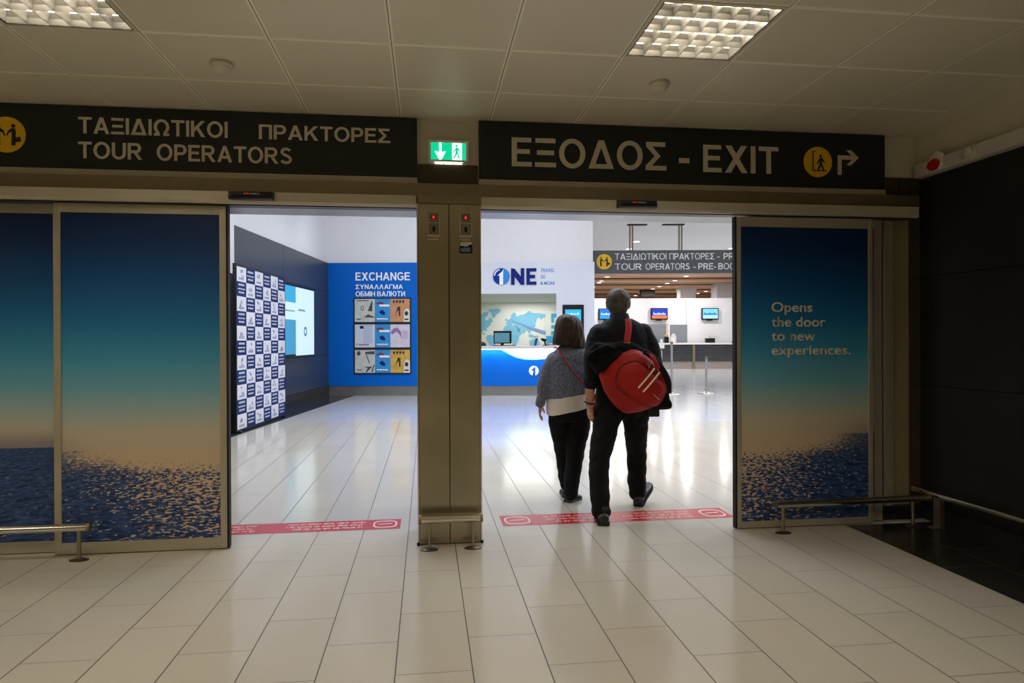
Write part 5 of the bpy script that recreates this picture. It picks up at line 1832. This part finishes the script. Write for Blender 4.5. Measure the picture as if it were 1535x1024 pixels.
SKIN = NT('skin')
_tc = SKIN.n('ShaderNodeTexCoord')
_n = SKIN.noise(_tc.outputs['Object'], 18, 4)
SKIN.l(SKIN.ramp(_n, [(0.3, rgb(176, 120, 96)), (0.7, rgb(208, 156, 130))]), SKIN.b.inputs['Base Color'])
SKIN.b.inputs['Roughness'].default_value = 0.5
SKIN.b.inputs['Subsurface Weight'].default_value = 0.08
SKIN.b.inputs['Subsurface Radius'].default_value = (0.01, 0.004, 0.002)
SKIN = SKIN.m
CLOTH_BLACK = mat('black trouser cloth', rgb(19, 19, 21), 0.85, 0, var=0.12, vscale=20, bump=0.15, bscale=220, spec=0.2)
CLOTH_JACKET = mat('black jacket cloth', rgb(27, 28, 33), 0.8, 0, var=0.15, vscale=14, bump=0.2, bscale=180, spec=0.25)
SHOE = mat('dark shoe leather', rgb(38, 32, 31), 0.38, 0, var=0.12, vscale=20, bump=0.1, bscale=90)
SOLE = mat('shoe sole rubber', rgb(26, 25, 25), 0.7, 0, var=0.1)


def hair_mat(name, dark, light):
    g = NT(name)
    tc = g.n('ShaderNodeTexCoord')
    o = g.xyz(tc.outputs['Object'])
    n1 = g.noise(g.comb(g.math('MULTIPLY', o[0], 120.0), g.math('MULTIPLY', o[1], 120.0), g.math('MULTIPLY', o[2], 9.0)), 1.0, 3, 0.6)
    n2 = g.noise(tc.outputs['Object'], 14, 2)
    k = g.math('ADD', g.math('MULTIPLY', n1, 0.6), g.math('MULTIPLY', n2, 0.4))
    g.l(g.ramp(k, [(0.32, dark), (0.68, light)]), g.b.inputs['Base Color'])
    g.b.inputs['Roughness'].default_value = 0.55
    g.b.inputs['Specular IOR Level'].default_value = 0.35
    bp = g.n('ShaderNodeBump')
    bp.inputs['Strength'].default_value = 0.6
    bp.inputs['Distance'].default_value = 0.004
    g.l(n1, bp.inputs['Height'])
    g.l(bp.outputs['Normal'], g.b.inputs['Normal'])
    return g.m


def shoe(m, ms, heel, toe, h=0.075, w=0.046):
    """upper into m, sole into ms; heel and toe are points on the sole"""
    a, b = Vector(heel), Vector(toe)
    d = b - a
    L = d.length
    d.normalize()
    side = Vector((d.y, -d.x, 0)).normalized()
    up = side.cross(d).normalized()
    if up.z < 0:
        up = -up
    prof = [(-.02, .018, .060), (.0, .034, .078), (.10, .039, .088), (.22, .039, .092), (.34, .039, .084), (.50, .043, .064), (.66, .047, .054), (.80, .046, .047), (.92, .036, .040), (1.0, .016, .028)]
    rings, sr = [], []
    for t_, hw, hh in cr(prof, 3):
        c = a + d * t_ * L
        hw *= w / .046
        hh *= h / .092
        rings.append([tuple(c + side * hw * cos(q) * (1.0 if sin(q) < .2 else (1 - .35 * sin(q) ** 2)) + up * (.018 + (hh - .018) * (.5 + .5 * sin(q)) if sin(q) > -.99 else .018)) for q in [2 * pi * k / 24 for k in range(24)]])
        sr.append([tuple(c + side * (hw + .004) * cx_ + up * cz_) for cx_, cz_ in ((-1, .002), (-.9, .0), (.9, .0), (1, .002), (1.0, .022), (-1.0, .022))])
    m.loft(rings)
    ms.loft(sr)
    # ankle collar
    return m


# ---------------------------------------------------------------- the man
man = thing('person', 'person with short grey hair in black clothes walking away, carrying the red sports bag', 'person', (1.46, 4.98, 0))
mb = MB()
HC_ = (1.452, 5.012, 1.592)
Pm, Rm = head(mb, HC_, 1.0, radians(-14))
limb(mb, [(1.462, 4.985, 1.42, .070, .065), (1.457, 4.99, 1.48, .060, .060), (1.453, 5.0, 1.55, .056, .060)], n=4)
trunk(mb, [(.84, 1.468, 4.98, .165, .11), (.98, 1.468, 4.98, .16, .105), (1.20, 1.466, 4.985, .17, .105), (1.34, 1.464, 4.99, .165, .09), (1.41, 1.462, 4.99, .11, .07), (1.46, 1.46, 4.99, .06, .055)])
limb(mb, [(1.305, 4.995, 1.375, .048, .048), (1.252, 4.97, 1.28, .046, .046), (1.224, 4.935, 1.12, .044, .045), (1.215, 4.928, 1.02, .041, .043), (1.211, 4.935, .93, .037, .040), (1.209, 4.955, .835, .027, .031)], n=5)
hand(mb, (1.209, 4.955, .838), (.10, .10, -1), (1, .25, 0), (.2, 1, 0), 1.0, .62)
limb(mb, [(1.625, 4.995, 1.375, .048, .048), (1.69, 4.98, 1.28, .046, .046), (1.73, 4.96, 1.12, .045, .045), (1.715, 5.06, 1.04, .042, .040), (1.665, 5.20, 1.06, .028, .030)], n=5)
hand(mb, (1.668, 5.195, 1.06), (-.6, .65, .2), (-.6, -.5, -.2), (0, .2, 1), 1.0, .9)
LEGL = [(1.372, 4.97, .88, .085, .095), (1.322, 4.93, .66, .078, .085), (1.262, 4.865, .44, .056, .060), (1.248, 4.805, .28, .050, .056), (1.245, 4.755, .07, .036, .042)]
LEGR = [(1.562, 4.985, .88, .085, .095), (1.606, 5.06, .66, .078, .085), (1.642, 5.165, .46, .056, .060), (1.655, 5.185, .28, .050, .056), (1.672, 5.215, .10, .036, .042)]
limb(mb, LEGL)
limb(mb, LEGR)
mb.ball((1.245, 4.80, .045), (.034, .08, .03), 14)
mb.ball((1.69, 5.225, .085), (.030, .040, .028), 14)
part('body', melt(mb, 0.0042, 3), SKIN, man, smooth='all')
# eyes
for sx in (-1, 1):
    e = part('eye', MB().ball(Pm(sx * .031, .079, .006), .0125, 16), mat('eye white', rgb(232, 228, 222), 0.2, 0, var=0), man, smooth='all')
    part('iris', MB().ball(Pm(sx * .031, .0865, .006), .0065, 12), mat('brown iris', rgb(60, 40, 26), 0.2, 0, var=0), e, smooth='all')
# hair: short, grey at the sides
mb = MB()
mb.ball(Pm(0, -.022, .036), (.0905, .100, .087), 40, Rm)
mb.ball(Pm(0, -.030, .000), (.0845, .088, .082), 32, Rm)
mb.ball(Pm(0, -.034, -.040), (.071, .066, .050), 24, Rm)
mb.ball(Pm(0, .028, .075), (.066, .058, .042), 24, Rm)
for sx in (-1, 1):
    mb.ball(Pm(sx * .072, .024, -.004), (.010, .014, .030), 14, Rm)
part('hair', melt(mb, 0.005, 3, 0.0035, (40, 40, 22)), hair_mat('grey hair', rgb(38, 35, 33), rgb(104, 98, 92)), man, smooth='all')
# shirt collar
mb = MB()
trunk(mb, [(1.455, 1.459, 4.988, .082, .078), (1.485, 1.457, 4.990, .074, .072), (1.512, 1.455, 4.994, .069, .070), (1.522, 1.455, 4.994, .066, .067)], n=3)
part('collar', mb, mat('navy collar', rgb(36, 42, 62), 0.8, 0, var=0.08), man, smooth=True)
# jacket with sleeves
mb = MB()
trunk(mb, [(.825, 1.469, 4.98, .196, .140), (.90, 1.469, 4.98, .201, .142), (1.00, 1.468, 4.98, .196, .136), (1.12, 1.467, 4.982, .200, .134), (1.24, 1.466, 4.985, .213, .136), (1.34, 1.465, 4.99, .216, .130),
           (1.405, 1.464, 4.99, .196, .118), (1.45, 1.462, 4.99, .145, .100), (1.485, 1.459, 4.99, .092, .080)], sup=2.3)
limb(mb, [(1.305, 4.995, 1.385, .078, .082), (1.262, 4.975, 1.29, .071, .074), (1.236, 4.945, 1.17, .065, .067), (1.223, 4.93, 1.06, .057, .060), (1.216, 4.928, 0.995, .051, .055)], n=6)
limb(mb, [(1.213, 4.928, 1.035, .054, .058), (1.214, 4.928, .985, .053, .057)], n=2)
limb(mb, [(1.625, 4.995, 1.385, .078, .082), (1.680, 4.98, 1.29, .071, .074), (1.712, 4.965, 1.19, .066, .068), (1.722, 4.96, 1.11, .062, .062), (1.715, 5.06, 1.04, .055, .052), (1.672, 5.18, 1.055, .042, .042)], n=6)
part('jacket', melt(mb, 0.0075, 5, 0.010, (8, 8, 11), 2.0), CLOTH_JACKET, man, smooth='all')
# trousers
mb = MB()
trunk(mb, [(.74, 1.468, 4.985, .150, .115), (.80, 1.468, 4.98, .186, .128), (.88, 1.468, 4.98, .190, .130), (.99, 1.468, 4.98, .180, .122)], sup=2.3, n=4)
limb(mb, [(1.375, 4.965, .88, .100, .115), (1.352, 4.945, .76, .105, .115), (1.316, 4.92, .62, .092, .102), (1.268, 4.87, .46, .079, .086), (1.250, 4.815, .30, .073, .080), (1.246, 4.775, .17, .071, .080), (1.247, 4.765, .085, .071, .080)], n=6)
limb(mb, [(1.560, 4.985, .88, .100, .115), (1.582, 5.015, .76, .105, .115), (1.608, 5.07, .62, .090, .100), (1.640, 5.155, .46, .078, .084), (1.652, 5.185, .30, .072, .078), (1.662, 5.205, .18, .070, .078), (1.668, 5.21, .095, .066, .078)], n=6)
part('trousers', melt(mb, 0.0075, 4, 0.011, (9, 9, 13), 5.0), CLOTH_BLACK, man, smooth='all')
for nm_, hl, to in (('shoe', (1.243, 4.672, 0.0), (1.292, 4.95, 0.0)), ('shoe', (1.655, 5.165, 0.004), (1.805, 5.345, .135))):
    mu, ms = MB(), MB()
    shoe(mu, ms, hl, to, h=.094, w=.049)
    a_ = Vector(hl); b_ = Vector(to)
    limb(mu, [tuple(a_ + (b_ - a_) * .20 + Vector((0, 0, .05))) + (.040, .048), tuple(a_ + (b_ - a_) * .20 + Vector((0, 0, .12))) + (.040, .046)], n=2)
    s_ = part(nm_, melt(mu, .005, 3), SHOE, man, smooth='all')
    part('sole', ms, SOLE, s_)
# watch on the left wrist
mb = MB().tube([(1.2095, 4.947, .862), (1.2092, 4.951, .848)], [(.0335, .0365), (.033, .036)], 28, ref=(1, 0, 0))
wt = part('watch', mb, mat('watch strap', rgb(40, 36, 34), 0.4, 0.2, var=0.1), man, smooth=True, label='steel wrist watch with dark strap')
part('watch_case', MB().lathe((1.176, 4.945, .856), [(.014, 0.0), (.016, -.003), (.016, -.008), (.013, -.010)], 20, axis='X'), CHROME, wt, smooth=True)
for q in range(7):
    aa = -2.7 + q * .45
    part('link', MB().box((1.209 + .036 * cos(aa) - .004, 4.949 + .039 * sin(aa) - .004, .850), (1.209 + .036 * cos(aa) + .004, 4.949 + .039 * sin(aa) + .004, .862), .0015), CHROME, wt)

# ---------------------------------------------------------------- the woman
wo = thing('person', 'person with brown bob in grey knit sweater over white shirt, walking away', 'person', (1.15, 5.45, 0))
mb = MB()
Pw, Rw = head(mb, (1.163, 5.462, 1.425), .93, radians(-8), True)
limb(mb, [(1.155, 5.44, 1.24, .062, .058), (1.158, 5.445, 1.29, .050, .050), (1.162, 5.455, 1.36, .046, .050)], n=4)
trunk(mb, [(.70, 1.165, 5.45, .15, .12), (.84, 1.16, 5.45, .155, .115), (1.0, 1.152, 5.45, .15, .105), (1.14, 1.15, 5.45, .15, .10), (1.22, 1.152, 5.445, .11, .075), (1.26, 1.155, 5.445, .06, .055)])
limb(mb, [(1.050, 5.45, 1.165, .045, .045), (.992, 5.44, 1.08, .044, .044), (.950, 5.425, .97, .042, .043), (.930, 5.435, .88, .035, .036), (.922, 5.46, .80, .025, .028)], n=5)
hand(mb, (.922, 5.46, .802), (-.06, .10, -1), (1, -.2, 0), (.15, 1, 0), .90, .45)
limb(mb, [(1.27, 5.45, 1.19, .050, .050), (1.315, 5.455, 1.08, .046, .046), (1.335, 5.48, .97, .042, .042), (1.33, 5.58, .91, .034, .034), (1.31, 5.67, .92, .025, .026)], n=5)
hand(mb, (1.31, 5.665, .92), (-.25, .95, -.1), (-1, -.2, 0), (0, 0, 1), .9, .7)
limb(mb, [(1.09, 5.47, .76, .080, .085), (1.115, 5.53, .43, .052, .056), (1.165, 5.60, .10, .034, .038)])
limb(mb, [(1.235, 5.44, .76, .080, .085), (1.205, 5.43, .43, .052, .056), (1.165, 5.40, .08, .034, .038)])
mb.ball((1.165, 5.42, .05), (.030, .030, .022), 14)
mb.ball((1.168, 5.61, .06), (.024, .035, .022), 14)
part('body', melt(mb, 0.0042, 3), SKIN, wo, smooth='all')
for sx in (-1, 1):
    e = part('eye', MB().ball(Pw(sx * .031, .079, .006), .0118, 16), mat('eye white', None), wo, smooth='all')
    part('iris', MB().ball(Pw(sx * .031, .0865, .006), .006, 12), mat('brown iris', None), e, smooth='all')
# bob
mb = MB()
trunk(mb, [(1.530, 1.160, 5.440, .020, .020), (1.525, 1.160, 5.438, .046, .048), (1.508, 1.160, 5.436, .076, .080), (1.478, 1.160, 5.434, .098, .100), (1.43, 1.160, 5.430, .113, .108), (1.38, 1.160, 5.426, .122, .106), (1.33, 1.159, 5.422, .130, .098), (1.29, 1.157, 5.420, .136, .090), (1.268, 1.155, 5.420, .132, .084)],
      n=6, seg=48, sup=2.1, tilt=-.14, x0=1.16)
part('hair', melt(mb, .0055, 3, .006, (46, 46, 10)), hair_mat('brown hair', rgb(30, 21, 16), rgb(78, 56, 42)), wo, smooth='all')
# sweater
KNIT = NT('grey knit wool')
tc = KNIT.n('ShaderNodeTexCoord')
o = KNIT.xyz(tc.outputs['Object'])
wv = KNIT.n('ShaderNodeTexVoronoi')
wv.inputs['Scale'].default_value = 1
KNIT.l(KNIT.comb(KNIT.math('MULTIPLY', o[0], 110.0), KNIT.math('MULTIPLY', o[1], 110.0), KNIT.math('MULTIPLY', o[2], 150.0)), wv.inputs['Vector'])
kn = KNIT.noise(tc.outputs['Object'], 60, 4)
kk = KNIT.math('ADD', KNIT.math('MULTIPLY', wv.outputs['Distance'], 0.5), KNIT.math('MULTIPLY', kn, 0.5))
KNIT.l(KNIT.ramp(kk, [(0.25, rgb(70, 76, 92)), (0.55, rgb(116, 122, 140)), (0.8, rgb(160, 166, 180))]), KNIT.b.inputs['Base Color'])
KNIT.b.inputs['Roughness'].default_value = 0.9
KNIT.b.inputs['Specular IOR Level'].default_value = 0.15
bp = KNIT.n('ShaderNodeBump')
bp.inputs['Strength'].default_value = 0.5
bp.inputs['Distance'].default_value = 0.004
KNIT.l(kk, bp.inputs['Height'])
KNIT.l(bp.outputs['Normal'], KNIT.b.inputs['Normal'])
mb = MB()
trunk(mb, [(.868, 1.152, 5.445, .182, .152), (.92, 1.152, 5.445, .188, .154), (1.00, 1.150, 5.445, .183, .146), (1.08, 1.148, 5.445, .180, .138), (1.16, 1.148, 5.445, .176, .128), (1.215, 1.15, 5.445, .150, .108), (1.25, 1.152, 5.445, .112, .085), (1.285, 1.155, 5.445, .072, .066)],
      sup=2.3, tilt=.17, x0=1.15)
limb(mb, [(1.048, 5.447, 1.175, .070, .075), (.997, 5.44, 1.09, .066, .070), (.966, 5.43, 1.00, .061, .064), (.944, 5.432, .92, .052, .056), (.928, 5.45, .84, .041, .045), (.923, 5.46, .803, .036, .040)], n=6)
limb(mb, [(1.255, 5.447, 1.175, .070, .075), (1.305, 5.455, 1.09, .066, .070), (1.330, 5.475, .99, .060, .062), (1.330, 5.55, .925, .050, .050), (1.315, 5.64, .92, .036, .036)], n=6)
part('sweater', melt(mb, .0075, 5, .010, (7, 7, 12), 9.0), KNIT.m, wo, smooth='all')
mb = MB().tube([(.9225, 5.4605, .812), (.9225, 5.461, .792)], [(.0385, .042), (.036, .040)], 26, ref=(1, 0, 0))
part('cuff', mb, KNIT.m, wo, smooth=True)
mb = MB()
trunk(mb, [(.742, 1.152, 5.445, .176, .158), (.80, 1.152, 5.445, .178, .156), (.90, 1.152, 5.445, .175, .148), (.93, 1.152, 5.445, .165, .138)], sup=2.3, tilt=.22, x0=1.15)
part('shirt', melt(mb, .008, 3, .006, (7, 7, 7), 3.0), mat('white shirt hem', rgb(236, 232, 220), 0.7, 0, var=0.04, bump=0.1, bscale=150), wo, smooth='all')
mb = MB()
trunk(mb, [(.66, 1.166, 5.455, .150, .12), (.74, 1.166, 5.45, .166, .142), (.82, 1.158, 5.45, .165, .140), (.90, 1.155, 5.45, .155, .13)], sup=2.2, n=4)
limb(mb, [(1.075, 5.46, .76, .082, .105), (1.088, 5.49, .62, .086, .10), (1.118, 5.535, .44, .070, .076), (1.140, 5.565, .28, .060, .066), (1.163, 5.60, .10, .052, .058)], n=6)
limb(mb, [(1.252, 5.445, .76, .086, .110), (1.240, 5.44, .62, .092, .105), (1.210, 5.43, .44, .078, .084), (1.186, 5.415, .28, .067, .072), (1.170, 5.405, .14, .062, .068), (1.168, 5.40, .07, .060, .066)], n=6)
part('trousers', melt(mb, .0075, 4, .010, (10, 10, 14), 4.0), CLOTH_BLACK, wo, smooth='all')
for hl, to in (((1.128, 5.385, 0.0), (1.262, 5.520, 0.0)), ((1.160, 5.55, 0.0), (1.185, 5.78, 0.0))):
    mu, ms = MB(), MB()
    shoe(mu, ms, hl, to, h=.080, w=.042)
    a_ = Vector(hl); b_ = Vector(to)
    limb(mu, [tuple(a_ + (b_ - a_) * .22 + Vector((0, 0, .045))) + (.036, .042), tuple(a_ + (b_ - a_) * .22 + Vector((0, 0, .09))) + (.036, .040)], n=2)
    s_ = part('shoe', melt(mu, .005, 3), mat('black shoe', rgb(22, 22, 24), 0.5, 0, var=0.1), wo, smooth='all')
    part('sole', ms, mat('grey sole', rgb(58, 56, 54), 0.6, 0, var=0.05), s_)


# ---------------------------------------------------------------- bags and jacket
def puff(m, outline, yc, front, back, n=4, K=9, power=0.55, bend=0.0, x0=0.0):
    """pillow shape on an (x, z) outline"""
    pts = cr([tuple(map(float, q)) for q in outline] + [tuple(map(float, outline[0]))], n)[:-1]
    cx = sum(q[0] for q in pts) / len(pts)
    cz = sum(q[1] for q in pts) / len(pts)
    rings = []
    for sgn, dd in ((-1, front), (1, back)):
        seq = []
        for k in range(K + 1):
            s_ = cos(pi / 2 * k / (K + .35))
            off = dd * (1 - s_ ** 2) ** power if k else 0.0
            seq.append([(cx + (q[0] - cx) * s_, yc + sgn * off + bend * (q[0] - x0) ** 2, cz + (q[1] - cz) * s_) for q in pts])
        rings.append(seq)
    full = list(reversed(rings[0])) + rings[1][1:]
    return m.loft(full)


def ribbon(m, pts, w_, t_, ref=(1, 0, 0), n=6):
    s = cr([tuple(map(float, q)) for q in pts], n)
    return m.tube(s, [(w_, t_)] * len(s), 12, ref=ref)


BX = lambda px: 1.216 + (px - 897) * .004934
BZ = lambda py: 1.3224 - (py - 510.2) * .004835
RED = mat('red bag fabric', rgb(166, 26, 18), 0.62, 0, var=0.10, vscale=9, bump=0.25, bscale=160, spec=0.3)
RED_DK = mat('dark red seam', rgb(112, 14, 12), 0.7, 0, var=0.05)
RED_STRAP = mat('red webbing', rgb(178, 26, 24), 0.7, 0, var=0.05, bump=0.2, bscale=300)

bag = thing('sports_bag', 'red sports bag with two pale stripes slung over a black clothed back', 'bag', (1.48, 4.76, .80))
out = [(903, 562), (914, 543), (926, 531), (944, 525), (961, 526), (976, 533), (990, 547), (1002, 562), (1008, 577), (1004, 595), (994, 609), (980, 614), (966, 619), (948, 622), (931, 615), (918, 600), (909, 584)]
mb = MB()
puff(mb, [(BX(a), BZ(b)) for a, b in out], 4.80, .155, .05, power=.5)
b_ = part('body', melt(mb, .007, 3, .008, (9, 9, 9), 1.0), RED, bag, smooth='all')
# front pocket: raised panel
pk = [(921, 571), (926, 556), (937, 547), (950, 544), (961, 549), (975, 559), (990, 573), (994, 582), (988, 597), (976, 606), (960, 604), (942, 594), (930, 584)]
mb = MB()
puff(mb, [(BX(a), BZ(b)) for a, b in pk], 4.685, .060, .03, power=.42)
p_ = part('front_pocket', melt(mb, .006, 3, .004, (12, 12, 12), 4.0), RED, bag, smooth='all')


def on_bag(px, py, y):
    # pixel coordinates to metres at the bag's depth
    return (BX(px), y, BZ(py))


def seam(parent, pts, y, r=.0035, m_=RED_DK):
    s = cr([tuple(map(float, on_bag(a, b, y))) for a, b in pts], 6)
    return part('seam', MB().tube(s, r, 8), m_, parent, smooth=True)


for (a, b, c, d) in ((951.5, 581, 976, 552.5), (958.5, 587, 983.5, 558.5)):
    A_, B_ = Vector(on_bag(a, b, 4.6245)), Vector(on_bag(c, d, 4.628))
    mid = (A_ + B_) / 2
    mid.y -= .008
    mb = MB()
    n_ = Vector((-(B_ - A_).z, 0, (B_ - A_).x)).normalized()
    ribbon(mb, [A_, mid, B_], .0065, .004, ref=tuple(n_))
    part('stripe', mb, mat('pale reflective stripe', rgb(246, 230, 206), 0.5, 0, var=0.03), p_)
A_, B_ = Vector(on_bag(974, 590, 4.636)), Vector(on_bag(984, 599, 4.645))
mb = MB()
for k in range(6):
    q0, q1 = A_.lerp(B_, k / 6), A_.lerp(B_, (k + .8) / 6)
    mb.tube([q0, q1], .0035, 6)
part('logo_print', mb, mat('grey logo print', rgb(190, 160, 150), 0.6, 0, var=0), p_)
seam(bag, [(919, 574), (924, 555), (936, 544), (951, 541), (964, 547), (980, 561), (996, 577)], 4.668)
seam(bag, [(921, 580), (934, 590), (948, 599), (964, 609), (978, 610)], 4.672)
part('zip_pull', MB().tube([on_bag(969, 549, 4.640), on_bag(972, 545, 4.640), on_bag(970, 543, 4.642), on_bag(967, 546, 4.642), on_bag(969, 552, 4.638)], .005, 8), CHROME, bag, smooth=True)
# black edge along the upper right and grab handle
mb = MB()
ribbon(mb, [on_bag(966, 527, 4.71), on_bag(980, 538, 4.70), on_bag(993, 555, 4.70), on_bag(1003, 572, 4.72), on_bag(1007, 590, 4.76)], .022, .020, ref=(.7, 0, .7))
part('black_edge', mb, CLOTH_JACKET, bag, smooth='all')
mb = MB()
ribbon(mb, [on_bag(968, 529, 4.685), on_bag(974, 534, 4.672), on_bag(981, 545, 4.668), on_bag(985, 553, 4.68)], .016, .004, ref=(.7, 0, -.5))
part('grab_handle', mb, RED_STRAP, bag, smooth='all')
# shoulder strap
mb = MB()
ribbon(mb, [(1.500, 5.09, 1.435), (1.505, 5.03, 1.478), (1.500, 4.95, 1.485), (1.492, 4.885, 1.46), (1.480, 4.835, 1.40), (1.462, 4.805, 1.335), (1.454, 4.795, 1.305)], .024, .0032)
st_ = part('shoulder_strap', mb, RED_STRAP, bag, smooth='all')
part('strap_ring', MB().tube([(1.428, 4.793, 1.300), (1.480, 4.793, 1.300), (1.476, 4.793, 1.284), (1.432, 4.793, 1.284), (1.428, 4.793, 1.300)], .0042, 8).tube([(1.454, 4.790, 1.286), (1.452, 4.785, 1.262), (1.450, 4.78, 1.245)], .006, 8), CHROME, st_, smooth=True)
part('strap_tab', ribbon(MB(), [(1.450, 4.782, 1.252), (1.447, 4.775, 1.225), (1.440, 4.77, 1.19)], .010, .004), RED_STRAP, st_, smooth='all')

jk = thing('folded_jacket', 'black jacket tucked behind the red sports bag, drooping at both ends', 'jacket', (1.48, 4.80, .80))
mb = MB()
jl = [(884, 533), (891, 522), (904, 513), (920, 515), (938, 513), (955, 514), (970, 522), (972, 531), (955, 532), (936, 533), (922, 540), (912, 553), (905, 565), (899, 563), (891, 550), (885, 542)]
puff(mb, [(BX(a), BZ(b)) for a, b in jl], 4.83, .085, .03, power=.5)
jb = [(1000, 566), (1006, 580), (1009, 596), (1014, 611), (1009, 617), (996, 617), (985, 612), (982, 600), (990, 588), (996, 576)]
puff(mb, [(BX(a), BZ(b)) for a, b in jb], 4.80, .060, .06, power=.5)
mb.tube([on_bag(960, 524, 4.83), on_bag(985, 545, 4.83), on_bag(1000, 575, 4.82)], .04, 14)
limb(mb, [on_bag(888, 538, 4.79) + (.02, .02), on_bag(898, 528, 4.76) + (.026, .024), on_bag(912, 524, 4.755) + (.026, .024), on_bag(926, 525, 4.77) + (.02, .02)], ref=(0, 0, 1))
limb(mb, [on_bag(890, 544, 4.79) + (.018, .018), on_bag(902, 552, 4.745) + (.026, .024), on_bag(918, 541, 4.735) + (.022, .022), on_bag(932, 530, 4.75) + (.016, .016)], ref=(0, 0, 1))
part('cloth', melt(mb, .007, 3, .010, (14, 14, 14), 7.0), mat('soft black fleece', rgb(17, 17, 19), 0.9, 0, var=0.15, vscale=14, bump=0.2, bscale=150, spec=0.15), jk, smooth='all')
pc = thing('camera_pouch', 'small black pouch hanging below the red sports bag', 'pouch', (1.66, 4.84, .74))
part('body', MB().box((BX(977), 4.80, BZ(628)), (BX(996), 4.88, BZ(607)), .008), mat('black nylon', rgb(22, 22, 24), 0.7, 0, var=0.1), pc)
part('flap', MB().box((BX(976.5), 4.792, BZ(615)), (BX(996.5), 4.802, BZ(606)), .004), mat('black nylon', None), pc)
part('strap', ribbon(MB(), [on_bag(979, 610, 4.84), on_bag(977, 600, 4.86), on_bag(975, 585, 4.87)], .008, .003), mat('black nylon', None), pc)

# woman's red shoulder bag with strap across her back
hb = thing('handbag', 'red handbag on a thin red strap crossing the grey sweater', 'bag', (1.42, 5.36, .58))
mb = MB()
puff(mb, [(1.345, .86), (1.38, .91), (1.46, .92), (1.52, .88), (1.53, .70), (1.48, .60), (1.40, .585), (1.352, .64), (1.335, .75)], 5.36, .04, .04, power=.45)
part('body', melt(mb, .006, 2, .004), mat('handbag red', rgb(186, 30, 26), 0.5, 0, var=0.06, spec=0.4), hb, smooth='all')
mb = MB()
ribbon(mb, [(1.050, 5.50, 1.262), (1.040, 5.44, 1.262), (1.052, 5.375, 1.250), (1.070, 5.335, 1.218), (1.115, 5.302, 1.14), (1.17, 5.292, 1.06), (1.235, 5.298, .985), (1.30, 5.325, .92), (1.355, 5.36, .87)], .0075, .003, ref=(.75, .1, .66))
part('strap', mb, mat('thin red strap', rgb(150, 40, 34), 0.6, 0, var=0.04), hb, smooth='all')
